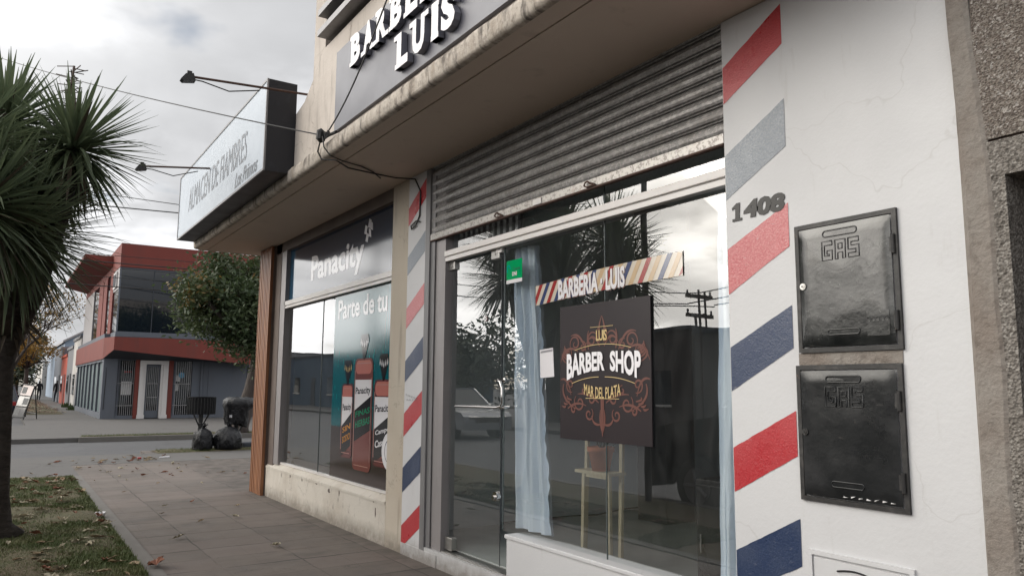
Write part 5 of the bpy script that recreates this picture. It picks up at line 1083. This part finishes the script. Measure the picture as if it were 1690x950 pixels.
for a, b in (((-9.9, 38, 7.4), (-10.2, 15.3, 4.15)), ((-9.4, 38, 6.8), (-9.7, 15.3, 3.8)), ((-10.5, 38, 6.8), (-10.8, 15.3, 3.8)), ((-10.2, 15.3, 4.15), (-9.9, -14, 7.2)), ((-9.7, 15.3, 3.8), (-9.4, -14, 6.6)), ((-10.8, 15.3, 3.85), (-10.4, -14, 6.6))):
    k += 1; mb = MB(); mb.tube(sag(a, b, .25), .018, 5); o = solo('street_wire', mb, 'cable', ('street wire beyond the short opposite pole, mirrored in the glass' if k < 4 else 'street wire from the short opposite pole back past the camera'), 'wire', group='street wires across the road')
# wires crossing the side street, in front of the red building
for i, (a, b, lab) in enumerate((((-9.9, 38, 7.3), (14, 30, 6.1), 'topmost dark wire crossing before the red roof fascia'), ((-9.9, 38, 7.0), (14, 28.5, 5.6), 'dark wire crossing just below the red fascia'), ((-9.9, 38, 6.3), (14, 28.5, 5.15), 'thin wire crossing the tinted upper glazing'), ((-9.9, 38, 6.0), (14, 28.5, 4.75), 'thick wire crossing level with the red side canopy tip'), ((-9.9, 38, 9.2), (12, 26, 7.2), 'twisted wire crossing the open sky over the red building'), ((-9.9, 30, 8.6), (9, 24, 6.7), 'thin slack wire just above the twisted one'))):
    mb = MB(); mb.tube(sag(a, b, .15), .022 if i in (1, 3, 4) else .012, 5); solo('crossing_wire', mb, 'cable', lab, 'wire', group='wires across the side street')
# ================================================================ vegetation
random.seed(21)
def rosette(c, n, L, tilt, rnd, droop=.35):
    """sword leaves bursting from c; tilt = axis of the head"""
    mb = MB(); ax = Vector(tilt).normalized(); o1 = ax.orthogonal().normalized(); o2 = ax.cross(o1)
    for i in range(n):
        t = (i+.5)/n; el = math.acos(1-1.72*t)+rnd.uniform(-.10, .10)         # from axis, past the equator
        az = i*2.39996+rnd.uniform(-.2, .2); d = ax*math.cos(el)+(o1*math.cos(az)+o2*math.sin(az))*math.sin(el)
        l = L*rnd.uniform(.78, 1.08)*(1 if el < 1.9 else .9); w = rnd.uniform(.014, .023); sd_ = d.cross(Vector((0, 0, 1)))
        if sd_.length < .1: sd_ = Vector((1, 0, 0))
        sd_.normalize(); up = sd_.cross(d).normalized(); dr = droop*max(0, el-.8)*rnd.uniform(.3, 1.2)*.5
        if rnd.random() < .12: dr += rnd.uniform(.4, 1.0)
        pts = []; p = Vector(c)+d*rnd.uniform(.02, .06)+Vector((rnd.uniform(-.03, .03),)*3); dd = d.copy()
        for k in range(5): pts.append(p.copy()); p = p+dd*l/4; dd = (dd+Vector((0, 0, -dr*.28))).normalized()
        ws = [w*.55, w, w*.95, w*.6, .0015]; m = 1 if (el > 2.0 and rnd.random() < .55) or rnd.random() < .03 else 0
        b = len(mb.v)
        for q, ww in zip(pts, ws): mb.v += [tuple(q-sd_*ww+up*ww*.35), tuple(q), tuple(q+sd_*ww+up*ww*.35)]
        for k in range(4):
            for j in range(2): a = b+k*3+j; mb.f.append((a, a+1, a+4, a+3)); mb.m.append(m)
    return mb
yu = thing('yucca_tree', 'tall dark branching yucca tree with spiky sword leaf heads on the verge', 'yucca tree', (.10, 8.9, 0))
F0 = Vector((.0, 8.95, 2.05)); heads = [((.42, 8.55, 3.75), .80, (.5, -.1, .75), 190), ((-.16, 9.0, 4.02), .72, (-.1, 0, 1), 190), ((.0, 8.25, 2.80), .98, (.35, -.5, .5), 210), ((.28, 9.3, 3.55), .66, (.3, .5, .9), 140),
        ((-.30, 10.1, 3.15), .85, (-.3, .8, .6), 190), ((-.42, 7.75, 3.35), .80, (-.3, -.5, .8), 190), ((-.62, 9.1, 3.75), .75, (-.8, 0, .6), 180), ((-.05, 8.75, 3.35), .70, (.2, -.3, .6), 150), ((.14, 8.9, 3.15), .62, (.6, -.2, .3), 120), ((-.25, 7.35, 2.85), .75, (0, -.9, .4), 170)]
mb = MB(); mb.tube([(.085, 8.9, -.02), (.035, 8.9, .12), (.02, 8.9, .4), (.0, 8.9, 1.0), (-.03, 8.92, 1.6), tuple(F0)], [.22, .155, .125, .11, .12, .15], 14)
for (c, L, ax, n) in heads:
    c = Vector(c); mid = F0.lerp(c, .5)+Vector((0, 0, -.12)); mb.tube([tuple(F0+Vector((0, 0, -.1))), tuple(mid), tuple(c-Vector((0, 0, .05)))], [.13, .085, .07], 9)
mb.tube([(.0, 8.9, 1.75), (.22, 8.75, 2.3), (.38, 8.6, 3.1), (.42, 8.56, 3.7)], [.10, .075, .065, .06], 9)
for p in range(len(mb.v)): v = Vector(mb.v[p]); mb.v[p] = tuple(v+Vector((mnoise.noise(v*5), mnoise.noise(v*5+Vector((9, 0, 0))), 0))*.035)
part('trunk', mb, 'bark', yu, smooth=True)
for (c, L, ax, n) in heads: part('leaf_head', rosette(c, int(n*1.5), L, ax, random, .95), ['palmleaf', 'palmdry'], yu)
mb = MB()      # dead flower plumes and dry skirt
for (bx_, by_, bz_, h) in ((.33, 8.6, 3.9, .72), (-.3, 8.7, 3.6, .5), (.30, 8.75, 3.3, -.55)):
    mb.tube([(bx_, by_, bz_), (bx_+.04, by_, bz_+h)], .012, 5)
    for k in range(60): t = random.uniform(.2, 1); a = random.uniform(0, 6.28); l = random.uniform(.05, .16); p0 = Vector((bx_+.04*t, by_, bz_+h*t)); mb.tube([tuple(p0), tuple(p0+Vector((l*math.cos(a), l*math.sin(a), random.uniform(-.05, .06))))], .006, 3)
part('flower_plume', mb, 'flower', yu)
mb = rosette((.02, 8.85, 2.15), 90, .5, (0, 0, -1), random, .3); mb.m = [0]*len(mb.f); part('dry_skirt', mb, 'palmdry', yu)

def crown(c, rad, n, leaf, mats, seed, clumps=26, mix=(.7,), flat=.85, spread=.30):
    rnd = random.Random(seed); cl = []
    for i in range(clumps):
        while True:
            v = Vector((rnd.uniform(-1, 1), rnd.uniform(-1, 1), rnd.uniform(-1, 1)))
            if .25 < v.length < 1: break
        cl.append(Vector((c[0]+v.x*rad[0], c[1]+v.y*rad[1], c[2]+v.z*rad[2]*flat)))
    mb = MB(); rm = min(rad)*spread
    for i in range(n):
        k = cl[rnd.randrange(clumps)]; v = Vector((rnd.gauss(0, 1), rnd.gauss(0, 1), rnd.gauss(0, .8)))*rm*.62; p = k+v
        d = Vector((rnd.uniform(-1, 1), rnd.uniform(-1, 1), rnd.uniform(-.9, .5))).normalized(); s = d.orthogonal().normalized(); s = (s*math.cos(i)+d.cross(s)*math.sin(i)); l = leaf*rnd.uniform(.6, 1.25)
        r_ = mnoise.noise(k*.8+Vector((seed, 0, 0)))+rnd.uniform(-.5, .5); m = 0
        for j, th in enumerate(mix):
            if r_ > th: m = j+1
        mb.poly([tuple(p-d*l), tuple(p+s*l*.42-d*l*.1), tuple(p+d*l), tuple(p-s*l*.42-d*l*.1)], m)
    return mb, cl
def tree(name, lab, base, top, rad, n, leaf, mats, seed, lean=(0, 0), tr=.2, clumps=26, mix=(.35,), group=None, bark='barkg', crownc=None, spread=.3):
    t = thing(name, lab, 'tree', base, group=group); b = Vector(base); fk = b+Vector((lean[0], lean[1], (top-b.z)*.42))
    cc = crownc or (b.x+lean[0]*1.3, b.y+lean[1]*1.3, top-rad[2]); cr, cl = crown(cc, rad, n, leaf, mats, seed, clumps, mix, spread=spread)
    mb = MB(); mb.tube([tuple(b-Vector((0, 0, .1))), tuple(b.lerp(fk, .08)+Vector((0, 0, 0))), tuple(b.lerp(fk, .5)+Vector((lean[0]*.1, 0, 0))), tuple(fk)], [tr*1.35, tr, tr*.82, tr*.7], 12)
    for k in cl:
        m_ = fk.lerp(k, .55)+Vector((0, 0, -.12*(k-fk).length*.5)); mb.tube([tuple(fk-Vector((0, 0, .1))), tuple(m_), tuple(k)], [tr*.34, tr*.18, tr*.05], 5)
    part('trunk', mb, bark, t, smooth=True); part('crown', cr, mats, t); return t
tree('street_tree', 'leaning street tree with dense dull green crown turning yellow by the side street', (6.25, 24.9, 0), 6.4, (2.1, 1.8, 2.1), 26000, .085, ['leafg', 'leafo', 'leafyel'], 5, lean=(.55, 0), tr=.26, clumps=60, mix=(.56, .86), crownc=(6.35, 24.6, 3.9), spread=.29)
tree('autumn_tree', 'yellow leaved autumn tree down the far verge', (1.6, 72, 0), 6.6, (1.9, 3, 2.1), 5200, .12, ['leafyel', 'leafo', 'leafdk'], 8, clumps=26, mix=(.2, .5))
tree('dark_tree', 'dark green tree low behind the yellow one', (1.2, 86, 0), 5.0, (2.2, 3, 1.9), 3000, .17, ['leafdk', 'leafo'], 9, clumps=20, mix=(.6,))
tree('far_tree', 'brownish half bare tree far down the verge', (1.3, 104, 0), 8.0, (2.6, 3.4, 3.0), 2600, .16, ['leafo', 'leafdk'], 10, clumps=26, mix=(.2,))
# half-bare tree nearer, twigs over the street
bt = thing('bare_tree', 'half bare tree with fine brown twigs left of the far house row', 'tree', (.2, 56, 0))
mb = MB(); lf = MB(); rnd = random.Random(4)
def branch(p, d, l, r, k):
    q = p+d*l; mb.tube([tuple(p), tuple((p+q)/2+Vector((rnd.uniform(-1, 1), rnd.uniform(-1, 1), 0))*l*.06), tuple(q)], [r, r*.8, r*.62], 4 if k > 2 else 7, cap=False)
    if k >= 3:
        for _ in range(3):
            if rnd.random() < .6:
                c = q+Vector((rnd.uniform(-.3, .3), rnd.uniform(-.3, .3), rnd.uniform(-.3, .2))); a = Vector((rnd.uniform(-1, 1), rnd.uniform(-1, 1), rnd.uniform(-1, 1))).normalized()*.08; b = a.orthogonal()*.6; lf.poly([tuple(c-a), tuple(c+b), tuple(c+a), tuple(c-b)], rnd.random() < .3)
    if k < 6:
        for _ in range(3 if k < 4 else 2):
            nd = (d+Vector((rnd.uniform(-1, 1), rnd.uniform(-1, 1), rnd.uniform(-.35, .6)))*.62).normalized(); branch(q, nd, l*rnd.uniform(.66, .84), r*.6, k+1)
branch(Vector((.2, 56, 0)), Vector((.1, -.05, 1)).normalized(), 2.2, .2, 0)
part('trunk', mb, 'barkg', bt); part('crown', lf, ['leafo', 'leafyel'], bt)
# trees and hedge that show only in the glass
tree('opposite_tree', 'round dark tree across the street, seen in the glass door', (-11.4, 31, 0), 4.6, (3.2, 4.2, 2.0), 5200, .16, ['leafdk', 'leafg'], 12, clumps=30, mix=(.6,), spread=.4)
tree('opposite_tree', 'tall dark tree beyond the blue house, seen in the left window', (-14.6, 42.5, 0), 5.0, (2.2, 2.6, 1.8), 4600, .16, ['leafdk', 'leafg'], 13, clumps=28, mix=(.6,), spread=.4)
tree('opposite_tree', 'small dark tree before the blue house, seen in the left window', (-12.4, 68, 0), 4.8, (2.0, 3.0, 1.7), 3000, .17, ['leafdk', 'leafg'], 14, clumps=20, mix=(.6,), spread=.4)
# weeds at the foot of the far houses
for (x, y, s, lab) in ((3.55, 51.2, .34, 'low green weed clump at the foot of the dark gate'), (3.6, 57.5, .26, 'small weed clump before the white house')):
    mb = MB()
    for k in range(140): a = random.uniform(0, 6.28); r_ = random.uniform(0, s); h = random.uniform(.08, .35); p = Vector((x+r_*math.cos(a), y+r_*math.sin(a)*1.6, 0)); mb.poly([tuple(p+Vector((-.03, 0, 0))), tuple(p+Vector((.03, 0, 0))), tuple(p+Vector((.06*math.cos(a), .06*math.sin(a), h)))])
    solo('weed_clump', mb, 'leafg', lab, 'weeds')
# verge grass
def grass(name, x0, x1, y0, y1, n, hmax, lab, bare):
    mb = MB(); c = 0
    while c < n:
        x = random.uniform(x0, x1); y = y0+(y1-y0)*random.random()**1.3; q = mnoise.noise(Vector((x*.9, y*.9, 3)))
        if q < bare and random.random() < .85: continue
        c += 1; h = hmax*random.uniform(.4, 1); a = random.uniform(0, 6.28); w = .0035+.0012*(y-y0)/4; l = h*random.uniform(.2, .9); z = .01
        dx, dy = math.cos(a)*w, math.sin(a)*w; ex, ey = -math.sin(a)*l, math.cos(a)*l
        mb.poly([(x-dx, y-dy, z), (x+dx, y+dy, z), (x+ex+dx*.2, y+ey+dy*.2, z+h), (x+ex-dx*.2, y+ey-dy*.2, z+h)])
    o = part(name, mb, 'grassb'); o['label'] = lab; o['category'] = 'grass'; o['kind'] = 'stuff'; return o
grass('grass', .0, 1.05, 5.2, 14.2, 70000, .042, 'short patchy green grass on the near verge', -.12)
grass('grass', 2.95, 6.9, 18.2, 19.0, 5000, .05, 'strip of short grass under the litter bins', -.5)
grass('grass', 2.0, 11, 24.66, 25.1, 6000, .06, 'strip of short grass behind the far kerb', -.6)
# fallen leaves: one mesh per shape, copied one by one
def leafmesh(seed, size):
    rnd = random.Random(seed); mb = MB(); n = 12; pts = []
    for k in range(n):
        a = 2*math.pi*k/n; r_ = size*(1.0 if k % 2 == 0 else .62)*rnd.uniform(.75, 1.15)*(1 if abs(math.sin(a)) < .8 else .75); pts.append((r_*math.cos(a), r_*math.sin(a)*.8, .012+abs(mnoise.noise(Vector((a, seed, 1))))*size*.55))
    for k in range(n): mb.poly([(0, 0, .006), pts[k], pts[(k+1) % n]])
    mb.tube([(0, 0, .008), (size*1.5, .1*size, .012)], .0016, 3); return mb
base_l = []
for i, (m, lab) in enumerate((('leafd', 'brown'), ('leafy', 'pale tan'), ('leafr', 'rust coloured'))):
    o = part('fallen_leaf', leafmesh(i+3, .05), m); o['category'] = 'leaf'; o['group'] = 'fallen leaves on the ground'; o['label'] = f'{lab} curled dry leaf lying on the near verge'; base_l.append((o, lab))
used = [0, 0, 0]; rnd = random.Random(77); spots = []
for (x, y, s, k) in ((1.52, 8.05, 1.3, 1), (2.28, 9.0, 1.2, 1), (1.15, 6.9, 2.4, 2), (1.0, 7.0, 1.7, 0), (2.2, 7.2, 1.5, 1), (1.9, 8.9, 1, 0), (2.1, 10.4, 1, 2), (2.5, 9.8, .9, 0), (1.75, 10.2, .9, 1), (1.62, 9.6, 1, 0), (1.5, 11.8, .8, 0), (2.05, 12.6, .8, 0), (2.6, 12.3, .8, 1), (2.4, 13.5, .8, 2), (1.7, 13.2, .9, 1)): spots.append((x, y, s, k, 'paving'))
for i in range(120): spots.append((rnd.uniform(.15, 1.03), 6.0+8.2*rnd.random(), rnd.uniform(.8, 1.9), rnd.choice((0, 0, 1, 1, 2)), 'verge'))
for i in range(45): spots.append((rnd.gauss(1.9, .7) if i % 2 else rnd.uniform(1.0, 3.0), rnd.uniform(13.2, 17.5), rnd.uniform(.7, 1.5), rnd.choice((0, 0, 1, 2)), 'corner'))
for i in range(20): spots.append((rnd.gauss(2.0, .5), rnd.gauss(16.6, .2), rnd.uniform(.9, 1.6), rnd.choice((0, 0, 2, 0)), 'corner'))
WH = {'paving': 'lying on the tiled paving', 'verge': 'lying on the near grass verge', 'corner': 'lying on the pavement by the street corner'}
for (x, y, s, k, w) in spots:
    o, lab = base_l[k]
    if used[k]: o = o.copy(); COL.objects.link(o)
    used[k] = 1; o.location = (x, y, .012 if w != 'verge' else .035); o.rotation_euler = (rnd.uniform(-.25, .25), rnd.uniform(-.25, .25), rnd.uniform(0, 6.28)); o.scale = (s, s*rnd.uniform(.6, 1), s)
    o['label'] = f'{lab} curled dry leaf {WH[w]}'; o['group'] = f'fallen {lab} leaves {WH[w]}'
mb = MB()     # drifts of leaves under the far trees
for i in range(900):
    x = rnd.uniform(.9, 2.9); y = rnd.uniform(46, 90); a = rnd.uniform(0, 6.28); s = .07; mb.poly([(x+s*math.cos(a+q*1.57), y+s*math.sin(a+q*1.57)*2, .02+.02*(q % 2)+.0001*i*0) for q in range(4)], i % 2)
o = part('leaf_litter', mb, ['leafd', 'leafr']); o['kind'] = 'stuff'; o['label'] = 'drift of brown leaf litter along the far verge'; o['category'] = 'leaf litter'
# crumpled wrapper and paper scraps
mb = MB(); 
for k in range(8): a = k*.8; mb.tube([(1.02+.03*math.cos(a), 9.75+.03*math.sin(a), .03), (1.02+.05*math.cos(a+1), 9.75+.05*math.sin(a+1), .06)], .012, 4)
solo('crumpled_wrapper', mb, 'p_white', 'crumpled white wrapper on the grass near the tiled edging', 'litter')
mb = MB(); mb.prism([(2.75, 17.0, .006), (2.95, 17.02, .01), (2.97, 17.14, .02), (2.8, 17.16, .008)], (0, 0, .012)); solo('paper_scrap', mb, 'p_white', 'flat white paper scrap on the pavement near the rubbish bags', 'litter')
mb = MB(); mb.box(2.35, 2.42, 16.9, 16.96, .005, .045, bev=.01); solo('red_carton', mb, 'p_redp', 'small crushed red carton on the corner pavement', 'litter')
